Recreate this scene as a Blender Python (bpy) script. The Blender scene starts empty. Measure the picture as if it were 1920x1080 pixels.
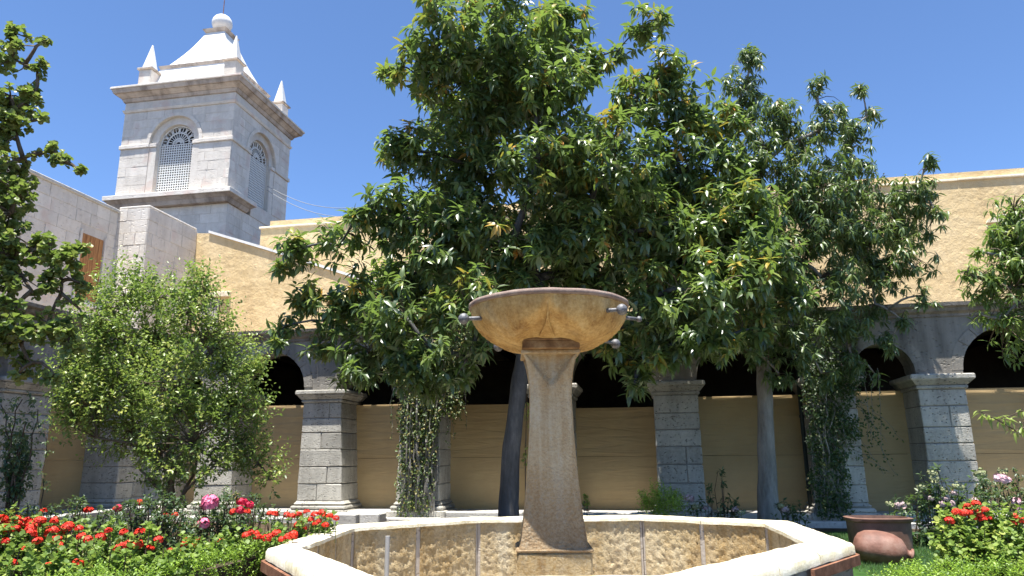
import bpy, math, random
import numpy as np
from mathutils import Vector, Matrix, noise
random.seed(7); rng = np.random.default_rng(7)
PI = math.pi; R = math.radians
SC = bpy.context.scene; COL = SC.collection

# ------------------------------------------------------------------ camera, sky, sun, exposure
F, TH, ROLL, EYE = 1355.0, R(13.1), R(.45), 1.6
cam = bpy.data.cameras.new('camera'); cam.sensor_width = 36; cam.lens = F/1920*36; cam.clip_start = .05; cam.clip_end = 3000
camo = bpy.data.objects.new('camera', cam); COL.objects.link(camo)
camo.matrix_world = Matrix.Translation((0, 0, EYE)) @ Matrix.Rotation(PI/2+TH, 4, 'X') @ Matrix.Rotation(-ROLL, 4, 'Z')
SC.camera = camo
SUN_AZ, SUN_EL = R(203), R(77.6)          # azimuth clockwise from +Y
sv = Vector((math.sin(SUN_AZ)*math.cos(SUN_EL), math.cos(SUN_AZ)*math.cos(SUN_EL), math.sin(SUN_EL)))
wld = bpy.data.worlds.new('World'); SC.world = wld; wld.use_nodes = True
nt = wld.node_tree; bg = nt.nodes['Background']
sky = nt.nodes.new('ShaderNodeTexSky'); sky.sky_type = 'NISHITA'; sky.sun_disc = False
sky.sun_elevation = SUN_EL; sky.sun_rotation = SUN_AZ; sky.altitude = 2300; sky.air_density = 1.0; sky.dust_density = .1; sky.ozone_density = 8
nt.links.new(sky.outputs[0], bg.inputs[0]); bg.inputs[1].default_value = .108
sun = bpy.data.lights.new('sun', 'SUN'); sun.energy = 5.0; sun.angle = R(.53); sun.color = (1, .965, .90)
suno = bpy.data.objects.new('sun', sun); COL.objects.link(suno); suno.rotation_euler = sv.to_track_quat('Z', 'Y').to_euler(); suno.location = (-5, -5, 20)
SC.view_settings.view_transform = 'Standard'; SC.view_settings.look = 'None'
SC.view_settings.gamma = 1; SC.view_settings.exposure = 1.22

# ------------------------------------------------------------------ geometry of the place
YAW = R(10.5)                            # the cloister stands turned by this much
AX = Vector((math.cos(YAW), -math.sin(YAW), 0)); BX = Vector((math.sin(YAW), math.cos(YAW), 0))
def W(s, b, z=0): return AX*s + BX*b + Vector((0, 0, z))
def ray(x, y):
    u, v = x-960, 540-y; c, s = math.cos(ROLL), math.sin(ROLL)
    u2, v2 = u*c+v*s, -u*s+v*c
    return Vector((u2, F*math.cos(TH)-v2*math.sin(TH), F*math.sin(TH)+v2*math.cos(TH)))
def at(x, y, Y):                         # measured point of the photograph at distance Y
    d = ray(x, y); return Vector((0, 0, EYE)) + d*(Y/d.y)
GZ = .3                                  # garden level

# ------------------------------------------------------------------ object helpers
def link(o, parent=None):
    COL.objects.link(o)
    if parent: o.parent = parent
    return o
def thing(name, label, cat, loc=(0, 0, 0), rz=0., group=None):
    o = bpy.data.objects.new(name, None); o.location = loc; o.rotation_euler = (0, 0, rz); o.empty_display_size = .2
    link(o); o['label'] = label; o['category'] = cat
    if group: o['group'] = group
    return o
def tag(o, label=None, cat=None, group=None, kind=None):
    for k, v in (('label', label), ('category', cat), ('group', group), ('kind', kind)):
        if v: o[k] = v
    return o
class MB:
    def __init__(s): s.v = []; s.f = []; s.sm = False
    def add(s, v, f):
        n = len(s.v); s.v += [tuple(p) for p in v]; s.f += [tuple(i+n for i in q) for q in f]; return s
    def box(s, x0, x1, y0, y1, z0, z1, c=.012, j=0., top=(0, 0, 0, 0)):
        """chamfered box; top = how much the top draws in on x0,x1,y0,y1; j = corner unevenness"""
        vs = []; idx = {}
        c = min(c, (x1-x0)*.4, (y1-y0)*.4, (z1-z0)*.4)
        for i in (0, 1):
            for k in (0, 1):
                for l in (0, 1):
                    X = (x1-top[1]*l) if i else (x0+top[0]*l); Y = (y1-top[3]*l) if k else (y0+top[2]*l); Z = z1 if l else z0
                    if j: X += random.uniform(-j, j); Y += random.uniform(-j, j); Z += random.uniform(-j, j)
                    sx, sy, sz = (-1 if i else 1), (-1 if k else 1), (-1 if l else 1)
                    for a in range(3):
                        idx[(i, k, l, a)] = len(vs)
                        vs.append((X+(0 if a == 0 else sx*c), Y+(0 if a == 1 else sy*c), Z+(0 if a == 2 else sz*c)))
        fs = []
        for i in (0, 1):
            q = [idx[(i, 0, 0, 0)], idx[(i, 1, 0, 0)], idx[(i, 1, 1, 0)], idx[(i, 0, 1, 0)]]; fs.append(q if i else q[::-1])
            q = [idx[(0, i, 0, 1)], idx[(1, i, 0, 1)], idx[(1, i, 1, 1)], idx[(0, i, 1, 1)]]; fs.append(q[::-1] if i else q)
            q = [idx[(0, 0, i, 2)], idx[(1, 0, i, 2)], idx[(1, 1, i, 2)], idx[(0, 1, i, 2)]]; fs.append(q if i else q[::-1])
        for i in (0, 1):
            for k in (0, 1):
                fl = (i+k) % 2
                for q in ([idx[(i, k, 0, 0)], idx[(i, k, 0, 1)], idx[(i, k, 1, 1)], idx[(i, k, 1, 0)]],
                          [idx[(0, i, k, 1)], idx[(0, i, k, 2)], idx[(1, i, k, 2)], idx[(1, i, k, 1)]],
                          [idx[(i, 0, k, 2)], idx[(i, 0, k, 0)], idx[(i, 1, k, 0)], idx[(i, 1, k, 2)]]):
                    fs.append(q if fl == 0 else q[::-1])
        for i in (0, 1):
            for k in (0, 1):
                for l in (0, 1):
                    q = [idx[(i, k, l, 0)], idx[(i, k, l, 1)], idx[(i, k, l, 2)]]; fs.append(q if (i+k+l) % 2 else q[::-1])
        return s.add(vs, fs)
    def prism(s, pts, y0, y1):
        """outline in x,z extruded from y0 (front) to y1"""
        n = len(pts)
        v = [(x, y0, z) for x, z in pts]+[(x, y1, z) for x, z in pts]
        f = [tuple(range(n)), tuple(range(2*n-1, n-1, -1))]+[(i, i+n, (i+1) % n+n, (i+1) % n) for i in range(n)]
        return s.add(v, f)
    def tube(s, pts, rad, n=8, cap=True):
        pts = [Vector(p) for p in pts]; m = len(pts)
        if not hasattr(rad, '__len__'): rad = [rad]*m
        vs = []; side = None
        for i, p in enumerate(pts):
            d = (pts[min(i+1, m-1)]-pts[max(i-1, 0)]).normalized()
            if side is None: side = d.orthogonal().normalized()
            side = (side-d*side.dot(d)).normalized(); up = d.cross(side)
            for k in range(n):
                a = 2*PI*k/n; vs.append(p+(side*math.cos(a)+up*math.sin(a))*rad[i])
        fs = [(i*n+k, i*n+(k+1) % n, (i+1)*n+(k+1) % n, (i+1)*n+k) for i in range(m-1) for k in range(n)]
        if cap: fs += [tuple(range(n-1, -1, -1)), tuple((m-1)*n+k for k in range(n))]
        return s.add(vs, fs)
    def lathe(s, prof, n=32, c=(0, 0), fr=None):
        vs = []; m = len(prof)
        for r, z in prof:
            for k in range(n):
                a = 2*PI*k/n; q = r*(fr(a, z, r) if fr else 1); vs.append((c[0]+q*math.cos(a), c[1]+q*math.sin(a), z))
        fs = [(i*n+k, i*n+(k+1) % n, (i+1)*n+(k+1) % n, (i+1)*n+k) for i in range(m-1) for k in range(n)]
        return s.add(vs, fs)
    def build(s, name, mat, parent=None, smooth=False, loc=None, rz=None):
        me = bpy.data.meshes.new(name); me.from_pydata(s.v, [], s.f); me.materials.append(mat)
        if smooth: me.shade_smooth()
        me.update(); o = bpy.data.objects.new(name, me)
        if loc is not None: o.location = loc
        if rz is not None: o.rotation_euler = (0, 0, rz)
        return link(o, parent)
def smooth_angle(o, a=40):
    o.data.shade_smooth()
    try: o.data.set_sharp_from_angle(angle=R(a))
    except Exception: pass
    return o
def wobble(o, amp, scale, seed=0):
    """stone that is not perfectly flat: moves vertices by noise (needs a fine mesh)"""
    for v in o.data.vertices:
        n = noise.noise_vector(Vector(v.co)*scale+Vector((seed, seed*2, 0))); v.co += n*amp
    return o

# ------------------------------------------------------------------ materials
class Mat:
    def __init__(s, name, rough=.8, spec=.3):
        s.m = bpy.data.materials.new(name); s.m.use_nodes = True; s.t = s.m.node_tree
        s.b = s.t.nodes['Principled BSDF']; s.b.inputs['Roughness'].default_value = rough; s.b.inputs['Specular IOR Level'].default_value = spec
        s.co = s.t.nodes.new('ShaderNodeTexCoord').outputs['Object']; s.h = None
    def n(s, t, **k):
        x = s.t.nodes.new(t)
        for a, b in k.items(): setattr(x, a, b)
        return x
    def l(s, a, b): s.t.links.new(a, b)
    def vec(s, sc=(1, 1, 1)):
        m = s.n('ShaderNodeMapping'); m.inputs['Scale'].default_value = sc; s.l(s.co, m.inputs[0]); return m.outputs[0]
    def noise(s, scale, detail=6, rough=.6, sc=(1, 1, 1), dist=0.):
        x = s.n('ShaderNodeTexNoise'); x.inputs['Scale'].default_value = scale; x.inputs['Detail'].default_value = detail
        x.inputs['Roughness'].default_value = rough; x.inputs['Distortion'].default_value = dist; s.l(s.vec(sc), x.inputs['Vector']); return x.outputs['Fac']
    def voro(s, scale, sc=(1, 1, 1)):
        x = s.n('ShaderNodeTexVoronoi'); x.inputs['Scale'].default_value = scale; s.l(s.vec(sc), x.inputs['Vector']); return x.outputs['Distance']
    def ramp(s, fac, stops):
        r = s.n('ShaderNodeValToRGB'); e = r.color_ramp.elements
        while len(e) < len(stops): e.new(.5)
        for q, (p, c) in zip(e, stops):
            q.position = p; q.color = (*c, 1) if hasattr(c, '__len__') else (c, c, c, 1)
        s.l(fac, r.inputs[0]); return r.outputs[0]
    def mix(s, fac, a, b, mode='MIX'):
        m = s.n('ShaderNodeMix', data_type='RGBA', blend_type=mode)
        for i, x in ((0, fac), (6, a), (7, b)):
            if isinstance(x, bpy.types.NodeSocket): s.l(x, m.inputs[i])
            elif hasattr(x, '__len__'): m.inputs[i].default_value = (*x, 1)
            else: m.inputs[i].default_value = x if i == 0 else (x, x, x, 1)
        return m.outputs[2]
    def rnd(s, lo, hi):
        i = s.n('ShaderNodeObjectInfo'); r = s.n('ShaderNodeMapRange'); s.l(i.outputs['Random'], r.inputs[0])
        r.inputs[3].default_value = lo; r.inputs[4].default_value = hi; return r.outputs[0]
    def color(s, c): s.l(c, s.b.inputs['Base Color']) if isinstance(c, bpy.types.NodeSocket) else setattr(s.b.inputs['Base Color'], 'default_value', (*c, 1))
    def bump(s, h, dist=.01, st=1.):
        b = s.n('ShaderNodeBump'); b.inputs['Distance'].default_value = dist; b.inputs['Strength'].default_value = st
        s.l(h, b.inputs['Height'])
        if s.h: s.l(s.h, b.inputs['Normal'])
        s.h = b.outputs[0]; s.l(s.h, s.b.inputs['Normal'])
def stone(name, base, dark, light, vary=.14, pits=.5, streak=.4, rough=.88, scale=1., bd=.012, spots=None):
    m = Mat(name, rough, .2)
    c = m.ramp(m.noise(2.2*scale, 8, .65), [(.28, dark), (.5, base), (.74, light)])
    c = m.mix(.5, c, m.ramp(m.noise(14*scale, 6, .7), [(.3, dark), (.5, base), (.7, light)]))
    if streak: c = m.mix(streak, c, m.ramp(m.noise(3.2*scale, 5, .6, (1, 1, .16)), [(.35, [x*.55 for x in dark]), (.55, base), (.8, light)]))
    if spots: c = m.mix(m.ramp(m.noise(spots[1], 3, .5), [(.56, 0), (.68, 1)]), c, spots[0])
    if vary:
        k = m.rnd(1-vary, 1+vary); cc = m.n('ShaderNodeCombineColor'); [m.l(k, cc.inputs[i]) for i in range(3)]
        c = m.mix(1., c, cc.outputs[0], 'MULTIPLY')
    p = m.ramp(m.voro(16*scale, (1, 1, 1.6)), [(.08, 0), (.3, 1)])
    msk = m.ramp(m.noise(9*scale, 3, .5), [(.45, 1), (.62, 0)])
    pp = m.mix(msk, 1., p)
    if pits: c = m.mix(m.ramp(pp, [(0, pits), (1, 0)]), c, [x*.35 for x in dark])
    m.color(c); m.bump(m.noise(26*scale, 8, .75), bd); m.bump(pp, bd*1.2)
    return m.m
M = {}
M['pier'] = stone('weathered_grey_stone', (.47, .445, .385), (.27, .25, .215), (.64, .61, .54), .16, .8, .35, bd=.018)
M['arcade'] = stone('grey_plastered_masonry', (.31, .285, .245), (.17, .155, .135), (.43, .40, .35), .12, .3, .75, scale=.6)
M['cornice'] = stone('dark_lichened_stone', (.27, .235, .195), (.12, .10, .085), (.40, .36, .31), .2, .5, .5)
M['tower'] = stone('pale_volcanic_stone', (.70, .645, .57), (.56, .50, .43), (.79, .75, .69), .07, .12, .25, scale=.5, spots=((.62, .51, .44), 1.1))
M['tower_dark'] = stone('stained_cornice_stone', (.52, .44, .37), (.33, .26, .21), (.66, .60, .53), .12, .2, .7, scale=.6)
M['white'] = stone('white_limewashed_stone', (.78, .77, .74), (.68, .66, .62), (.84, .83, .81), .04, .05, .15, scale=.5, bd=.006)
M['mortar'] = stone('grey_mortar', (.26, .245, .225), (.2, .19, .17), (.33, .31, .29), 0, .2, .2)
M['mortar_pale'] = stone('pale_mortar', (.60, .55, .49), (.50, .46, .40), (.68, .64, .58), 0, .1, .2)
M['kerb'] = stone('pale_stone_step', (.50, .48, .44), (.33, .31, .28), (.62, .60, .56), .12, .3, .1)
def plaster(name, base, lo, hi, bd=.02, sc=1., drips=None):
    m = Mat(name, .9, .15)
    c = m.ramp(m.noise(.7*sc, 6, .6), [(.3, lo), (.5, base), (.7, hi)])
    c = m.mix(.4, c, m.ramp(m.noise(7*sc, 7, .7), [(.3, lo), (.5, base), (.72, hi)]))
    if drips: c = m.mix(m.ramp(m.noise(2.5, 5, .65, (1, 1, .1)), [(.52, 0), (.75, .55)]), c, drips)
    m.color(c); m.bump(m.noise(4*sc, 9, .62), bd*1.6); m.bump(m.noise(38*sc, 4, .7), bd*.3); return m
M['buff'] = plaster('rough_buff_plaster', (.70, .53, .29), (.56, .40, .20), (.80, .64, .40), .03, 1., (.46, .33, .18)).m
M['coping'] = plaster('pale_coping_plaster', (.74, .64, .48), (.58, .48, .34), (.82, .75, .62)).m
m = Mat('tan_hardboard', .75, .25)
c = m.ramp(m.noise(.9, 5, .6), [(.3, (.42, .29, .14)), (.7, (.53, .38, .19))])
c = m.mix(m.ramp(m.noise(4, 6, .6, (.25, 1, 3.5), 1.2), [(.63, 0), (.72, .5)]), c, (.25, .18, .10))
m.color(c); m.bump(m.noise(3, 4, .5, (.25, 1, 2.2), .8), .03); M['panel'] = m.m
# fountain sandstone
def sandstone(name, stops, big, bd, streak=.6, rough=.7, top=None):
    m = Mat(name, rough, .3)
    c = m.ramp(m.noise(big, 7, .6, (1, 1, .6), .4), stops)
    if streak: c = m.mix(streak, c, m.ramp(m.noise(3.6, 6, .6, (1.6, 1.6, .14)), stops))
    c = m.mix(.3, c, m.ramp(m.noise(30, 6, .7), stops))
    m.color(c); m.bump(m.noise(45, 6, .7), bd); return m
M['bowl'] = sandstone('golden_sandstone', [(.36, (.17, .08, .025)), (.45, (.42, .235, .07)), (.56, (.62, .41, .155)), (.70, (.76, .59, .31))], 2.4, .008, .5).m
m = Mat('brown_weathered_sandstone', .75, .3)
st = [(.30, (.20, .105, .04)), (.44, (.40, .26, .12)), (.56, (.53, .42, .26)), (.70, (.52, .48, .38))]
c = m.mix(.6, m.ramp(m.noise(1.7, 7, .62, (1, 1, .6), .5), st), m.ramp(m.noise(4.2, 6, .6, (2.2, 2.2, .12)), st))
sepz = m.n('ShaderNodeSeparateXYZ'); m.l(m.co, sepz.inputs[0])
mr = m.n('ShaderNodeMapRange'); m.l(sepz.outputs[2], mr.inputs[0]); mr.inputs[1].default_value = 1.75; mr.inputs[2].default_value = 1.05   # damp-stained foot of the column
nb = m.n('ShaderNodeMath', operation='MULTIPLY'); m.l(mr.outputs[0], nb.inputs[0]); m.l(m.ramp(m.noise(5, 6, .6), [(.25, .7), (.6, 1.)]), nb.inputs[1])
c = m.mix(nb.outputs[0], c, (.17, .11, .06)); c = m.mix(.3, c, m.ramp(m.noise(34, 6, .75), st)); m.color(c); m.bump(m.noise(45, 6, .7), .01); m.bump(m.voro(40), .006); M['column'] = m.m
M['lip'] = sandstone('worn_bowl_lip', [(.3, (.14, .10, .085)), (.5, (.27, .19, .15)), (.7, (.40, .33, .27))], 5, .006, .2).m
m = sandstone('rough_hewn_pool_stone', [(.34, (.26, .14, .045)), (.45, (.56, .38, .16)), (.54, (.72, .58, .34)), (.70, (.84, .75, .55))], 1.3, .02, .35, .6)
m.bump(m.noise(24, 5, .75), .05)
M['pool_wall'] = m.m
m = sandstone('cream_pool_rim', [(.33, (.40, .32, .18)), (.44, (.66, .58, .38)), (.58, (.80, .76, .62)), (.75, (.84, .82, .74))], 3.5, .008, .25)
M['rim'] = m.m
M['pool_grey'] = stone('grey_pool_footing', (.44, .42, .37), (.27, .25, .21), (.62, .60, .54), .05, .5, .4)
M['joint'] = stone('grey_pool_mortar', (.46, .41, .35), (.36, .31, .26), (.54, .49, .43), 0, .1, .1)
m = Mat('rusty_iron', .75, .4); m.color(m.ramp(m.noise(9, 6, .7), [(.3, (.09, .035, .02)), (.5, (.22, .095, .05)), (.72, (.36, .19, .12))])); m.bump(m.noise(50, 5, .7), .003); M['rust'] = m.m
m = Mat('rusted_vat_metal', .6, .4); m.color(m.ramp(m.noise(3, 6, .65), [(.3, (.10, .055, .04)), (.55, (.20, .11, .08)), (.75, (.32, .20, .15))])); m.bump(m.noise(30, 5, .7), .003); M['vat'] = m.m
m = Mat('terracotta', .6, .4); m.color(m.ramp(m.noise(3.4, 7, .65), [(.3, (.10, .045, .03)), (.5, (.21, .10, .07)), (.72, (.34, .215, .165))])); m.bump(m.noise(26, 5, .7), .004); M['clay'] = m.m
m = Mat('lead_grey_metal', .55, .5); m.b.inputs['Metallic'].default_value = .35; m.color(m.ramp(m.noise(30, 5, .7), [(.3, (.07, .07, .08)), (.55, (.17, .17, .175)), (.72, (.36, .34, .31))])); m.bump(m.noise(60, 4, .7), .004); M['lead'] = m.m
m = Mat('grey_pvc_pipe', .5, .4); m.color((.36, .36, .35)); M['pvc'] = m.m
m = Mat('dark_drainpipe_paint', .5, .4); m.color((.025, .035, .03)); M['pipe'] = m.m
m = Mat('cable_black', .6, .3); m.color((.30, .30, .30)); M['cable'] = m.m
m = Mat('varnished_wood', .55, .35); m.color(m.ramp(m.noise(5, 6, .6, (6, 6, .6)), [(.3, (.26, .10, .03)), (.7, (.50, .25, .09))])); M['wood'] = m.m
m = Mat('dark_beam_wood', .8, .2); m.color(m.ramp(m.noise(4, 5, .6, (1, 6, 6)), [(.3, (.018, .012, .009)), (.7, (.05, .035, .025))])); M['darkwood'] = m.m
m = Mat('shade_dark_plaster', .9, .2); m.color(m.ramp(m.noise(2, 5, .6), [(.3, (.05, .04, .035)), (.7, (.09, .075, .06))])); M['dim'] = m.m  # near-black tone paints the shade of the covered walk into its walls
m = Mat('white_painted_lattice', .6, .3); m.color((.74, .74, .71)); M['lattice'] = m.m
m = Mat('grey_window_slats', .7, .3); m.color(m.ramp(m.noise(6, 4, .6, (8, 8, .4)), [(.3, (.30, .28, .25)), (.7, (.48, .45, .41))])); M['slats'] = m.m
m = Mat('painted_dark_void', .9, .1); m.color((.03, .028, .026)); M['void'] = m.m  # flat black stands in for the shade inside openings
m = Mat('garden_soil', .95, .1); m.color(m.ramp(m.noise(3, 8, .7), [(.3, (.045, .030, .02)), (.55, (.09, .065, .04)), (.75, (.15, .12, .08))])); m.bump(m.noise(20, 6, .7), .02); M['soil'] = m.m
m = Mat('terrace_tiles', .9, .1); m.color(m.ramp(m.noise(2, 8, .7), [(.3, (.30, .25, .19)), (.75, (.42, .36, .28))])); M['terrace'] = m.m
def bark(name, a, b, c_, sc=1.):
    m = Mat(name, .9, .15); m.color(m.ramp(m.noise(6*sc, 8, .7, (1, 1, .25)), [(.3, a), (.5, b), (.72, c_)])); m.bump(m.noise(14*sc, 8, .7, (1, 1, .2)), .02); return m.m
M['bark'] = bark('smooth_grey_bark', (.14, .13, .11), (.26, .24, .21), (.38, .36, .32))
M['bark_dark'] = bark('dark_grey_bark', (.045, .045, .045), (.085, .085, .085), (.17, .165, .16))
M['twig'] = bark('brown_twig', (.06, .045, .03), (.13, .10, .07), (.22, .18, .14), 2)
M['stem'] = bark('dark_stem', (.04, .03, .025), (.09, .065, .05), (.15, .11, .08), 2)
def leafmat(name, stops, rough=.38, trans=.3, spec=.5, tcol=(.35, .55, .08)):
    m = Mat(name, rough, spec)
    a = m.n('ShaderNodeAttribute', attribute_name='tint'); g = m.n('ShaderNodeNewGeometry')
    ad = m.n('ShaderNodeMath', operation='MULTIPLY_ADD'); m.l(g.outputs['Random Per Island'], ad.inputs[0]); ad.inputs[1].default_value = .16; m.l(a.outputs['Fac'], ad.inputs[2])
    c = m.ramp(ad.outputs[0], stops)
    # underside paler and duller than the top
    lt = m.mix(.45, c, (.19, .24, .13)); c2 = m.mix(g.outputs['Backfacing'], c, lt)
    m.color(c2)
    tr = m.n('ShaderNodeBsdfTranslucent'); tc = m.mix(.55, c, tcol); m.l(tc, tr.inputs[0])
    mx = m.n('ShaderNodeMixShader'); mx.inputs[0].default_value = trans; m.l(m.b.outputs[0], mx.inputs[1]); m.l(tr.outputs[0], mx.inputs[2])
    m.l(mx.outputs[0], m.t.nodes['Material Output'].inputs[0]); return m.m
O_ = (.62, .25, .04)
M['leafA'] = leafmat('broad_dark_leaf', [(0, (.030, .055, .026)), (.35, (.068, .108, .044)), (.62, (.125, .175, .055)), (.8, (.22, .28, .06)), (.9, (.42, .30, .05)), (1, O_)], .33, .32, .75)
M['leafB'] = leafmat('narrow_drooping_leaf', [(0, (.030, .052, .024)), (.4, (.072, .115, .042)), (.7, (.125, .18, .055)), (.88, (.19, .22, .06)), (1, (.26, .20, .08))], .4, .22)
M['leafL'] = leafmat('curled_lobed_leaf', [(0, (.04, .065, .02)), (.4, (.11, .155, .04)), (.7, (.22, .255, .065)), (1, (.30, .29, .07))], .45, .3)
M['leafS'] = leafmat('small_bright_leaf', [(0, (.05, .085, .025)), (.4, (.135, .20, .045)), (.7, (.25, .32, .07)), (1, (.42, .42, .10))], .4, .35)
M['leafI'] = leafmat('ivy_leaf', [(0, (.018, .04, .015)), (.45, (.045, .085, .025)), (.75, (.11, .15, .035)), (1, (.26, .20, .06))], .5, .2)
M['leafG'] = leafmat('geranium_leaf', [(0, (.05, .09, .02)), (.5, (.14, .22, .035)), (.8, (.24, .32, .055)), (1, (.40, .42, .09))], .55, .3)
M['leafR'] = leafmat('rose_leaf', [(0, (.02, .045, .02)), (.5, (.05, .09, .035)), (.8, (.10, .14, .05)), (1, (.22, .16, .06))], .45, .2)
M['leafH'] = leafmat('hedge_leaf', [(0, (.06, .13, .012)), (.5, (.17, .29, .02)), (.8, (.27, .42, .035)), (1, (.34, .46, .06))], .45, .35)
M['grass'] = leafmat('lawn_grass', [(0, (.02, .06, .015)), (.5, (.045, .12, .03)), (1, (.10, .18, .05))], .6, .25)
def petal(name, a, b):
    m = Mat(name, .55, .3); g = m.n('ShaderNodeNewGeometry'); m.color(m.ramp(g.outputs['Random Per Island'], [(0, a), (1, b)]))
    return m.m
M['red'] = petal('red_petal', (.62, .015, .01), (.85, .07, .03)); M['pink'] = petal('pink_petal', (.62, .07, .18), (.85, .28, .40))
M['crimson'] = petal('crimson_petal', (.50, .01, .04), (.75, .04, .10)); M['paleflower'] = petal('faded_pink_petal', (.36, .24, .24), (.55, .42, .42))
M['cream'] = petal('cream_green_petal', (.22, .25, .11), (.40, .40, .22)); M['rosepale'] = petal('pale_rose_petal', (.70, .38, .42), (.85, .62, .64))

# ------------------------------------------------------------------ foliage machinery
def template(w, fold=.25, arch=.28, stations=(.28, .62), lobes=False):
    t1, t2 = stations
    ce = [(0, 0), (t1, 0), (t2, 0), (1, 0)]
    V = [(x, 0, -arch*x*x) for x, _ in ce]
    V += [(t1, w/2, -arch*t1*t1+fold*w/2), (t1, -w/2, -arch*t1*t1+fold*w/2), (t2, w*.42, -arch*t2*t2+fold*w*.42), (t2, -w*.42, -arch*t2*t2+fold*w*.42)]
    Fc = [(0, 1, 4), (0, 5, 1), (1, 2, 6, 4), (1, 5, 7, 2), (2, 3, 6), (2, 7, 3)]
    return np.array(V, dtype=np.float64), Fc
def roundleaf(curl=.2):
    V = [(0, 0, 0)]+[(.5+.5*math.cos(a), .52*math.sin(a), curl*(abs(math.sin(a)))+.12*math.cos(3*a)) for a in [PI*.72, PI*.4, PI*.1, -PI*.1, -PI*.4, -PI*.72]]
    return np.array(V), [(0, 2, 1), (0, 3, 2), (0, 4, 3), (0, 5, 4), (0, 6, 5)]
T_BROAD = template(.34, .3, .30); T_NARROW = template(.24, .3, .38); T_SMALL = template(.5, .35, .15); T_ROUND = roundleaf(); T_CURL = roundleaf(.5)
T_OVAL = (np.array([(0, 0, 0), (.5, .28, .08), (1, 0, -.1), (.5, -.28, .08)]), [(0, 2, 1), (0, 3, 2)])
T_BLADE = (np.array([(0, .05, 0), (0, -.05, 0), (.55, -.035, -.06), (.55, .035, -.06), (1, 0, -.28)]), [(0, 1, 2, 3), (3, 2, 4)])
def frames(D, N):
    D = D/np.linalg.norm(D, axis=1, keepdims=True); Z = N-(N*D).sum(1, keepdims=True)*D
    ln = np.linalg.norm(Z, axis=1, keepdims=True); bad = ln[:, 0] < 1e-4
    Z[bad] = np.cross(D[bad], [1, 0, .1]); Z /= np.linalg.norm(Z, axis=1, keepdims=True)
    return D, np.cross(Z, D), Z
def np_mesh(name, V, faces_t, nv, n, tint):
    me = bpy.data.meshes.new(name); me.vertices.add(len(V)); me.vertices.foreach_set('co', V.astype(np.float32).ravel())
    tot = np.array([len(f) for f in faces_t]); flat = np.concatenate([np.array(f) for f in faces_t])
    li = (flat[None, :]+(np.arange(n)*nv)[:, None]).ravel(); lt = np.tile(tot, n); ls = np.concatenate([[0], np.cumsum(lt)[:-1]])
    me.loops.add(len(li)); me.loops.foreach_set('vertex_index', li.astype(np.int32))
    me.polygons.add(len(lt)); me.polygons.foreach_set('loop_start', ls.astype(np.int32))
    try: me.polygons.foreach_set('loop_total', lt.astype(np.int32))
    except Exception: pass
    a = me.attributes.new('tint', 'FLOAT', 'FACE'); a.data.foreach_set('value', np.repeat(tint, len(faces_t)).astype(np.float32))
    me.update(calc_edges=True); return me
class Leaves:
    def __init__(s): s.P = []; s.D = []; s.N = []; s.L = []; s.T = []
    def add(s, P, D, N, L, T): s.P.append(P); s.D.append(D); s.N.append(N); s.L.append(L); s.T.append(T)
    def cat(s): return [np.concatenate(x) for x in (s.P, s.D, s.N, s.L, s.T)]
    def build(s, name, tmpl, mat, parent, singles=0, kind='stuff', only=None):
        P, D, N, L, T = s.cat(); org = np.array(parent.location) if parent else np.zeros(3)
        P = P-org
        X, Y, Z = frames(D, N)
        if singles:
            Pw = P+org; d = np.linalg.norm(Pw-np.array([0, 0, EYE]), axis=1)
            # in the picture and largest
            th = TH; dep = Pw[:, 1]*math.cos(th)+(Pw[:, 2]-EYE)*math.sin(th); u = Pw[:, 0]/dep*F; v = (-Pw[:, 1]*math.sin(th)+(Pw[:, 2]-EYE)*math.cos(th))/dep*F
            ok = (abs(u) < 930) & (abs(v) < 510)
            # leaves of the outer layer: one per small cell of view, the nearest one
            cell = (np.floor(u/26)*1000+np.floor(v/26)).astype(int); order = np.lexsort((d, cell)); first = np.ones(len(order), bool); first[1:] = cell[order][1:] != cell[order][:-1]
            cand = order[first]; cand = cand[ok[cand]]
            sz = L[cand]/d[cand]*abs((Z[cand]*(Pw[cand]/d[cand][:, None])).sum(1)).clip(.2); pick = cand[np.argsort(-sz)[:singles]]
            bins = {}
            for i in pick:
                b = round(float(T[i])*6)/6
                if b not in bins: bins[b] = np_mesh('leaf', tmpl[0], tmpl[1], len(tmpl[0]), 1, np.array([b])); bins[b].materials.append(mat)
                o = bpy.data.objects.new('leaf', bins[b]); l = L[i]
                mt = Matrix([[X[i][k]*l, Y[i][k]*l, Z[i][k]*l, P[i][k]] for k in range(3)]+[[0, 0, 0, 1]])
                link(o, parent); o.matrix_local = mt
            keep = np.ones(len(P), bool); keep[pick] = False
            P, X, Y, Z, L, T = P[keep], X[keep], Y[keep], Z[keep], L[keep], T[keep]
        t = tmpl[0]; n = len(P)
        V = P[:, None, :]+L[:, None, None]*(t[None, :, 0:1]*X[:, None, :]+t[None, :, 1:2]*Y[:, None, :]+t[None, :, 2:3]*Z[:, None, :])
        me = np_mesh(name, V.reshape(-1, 3), tmpl[1], len(t), n, T); me.materials.append(mat)
        o = link(bpy.data.objects.new(name, me), parent)
        if kind: o['kind'] = kind
        return o
def unit(n):
    v = rng.normal(size=(n, 3)); return v/np.linalg.norm(v, axis=1, keepdims=True)
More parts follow.
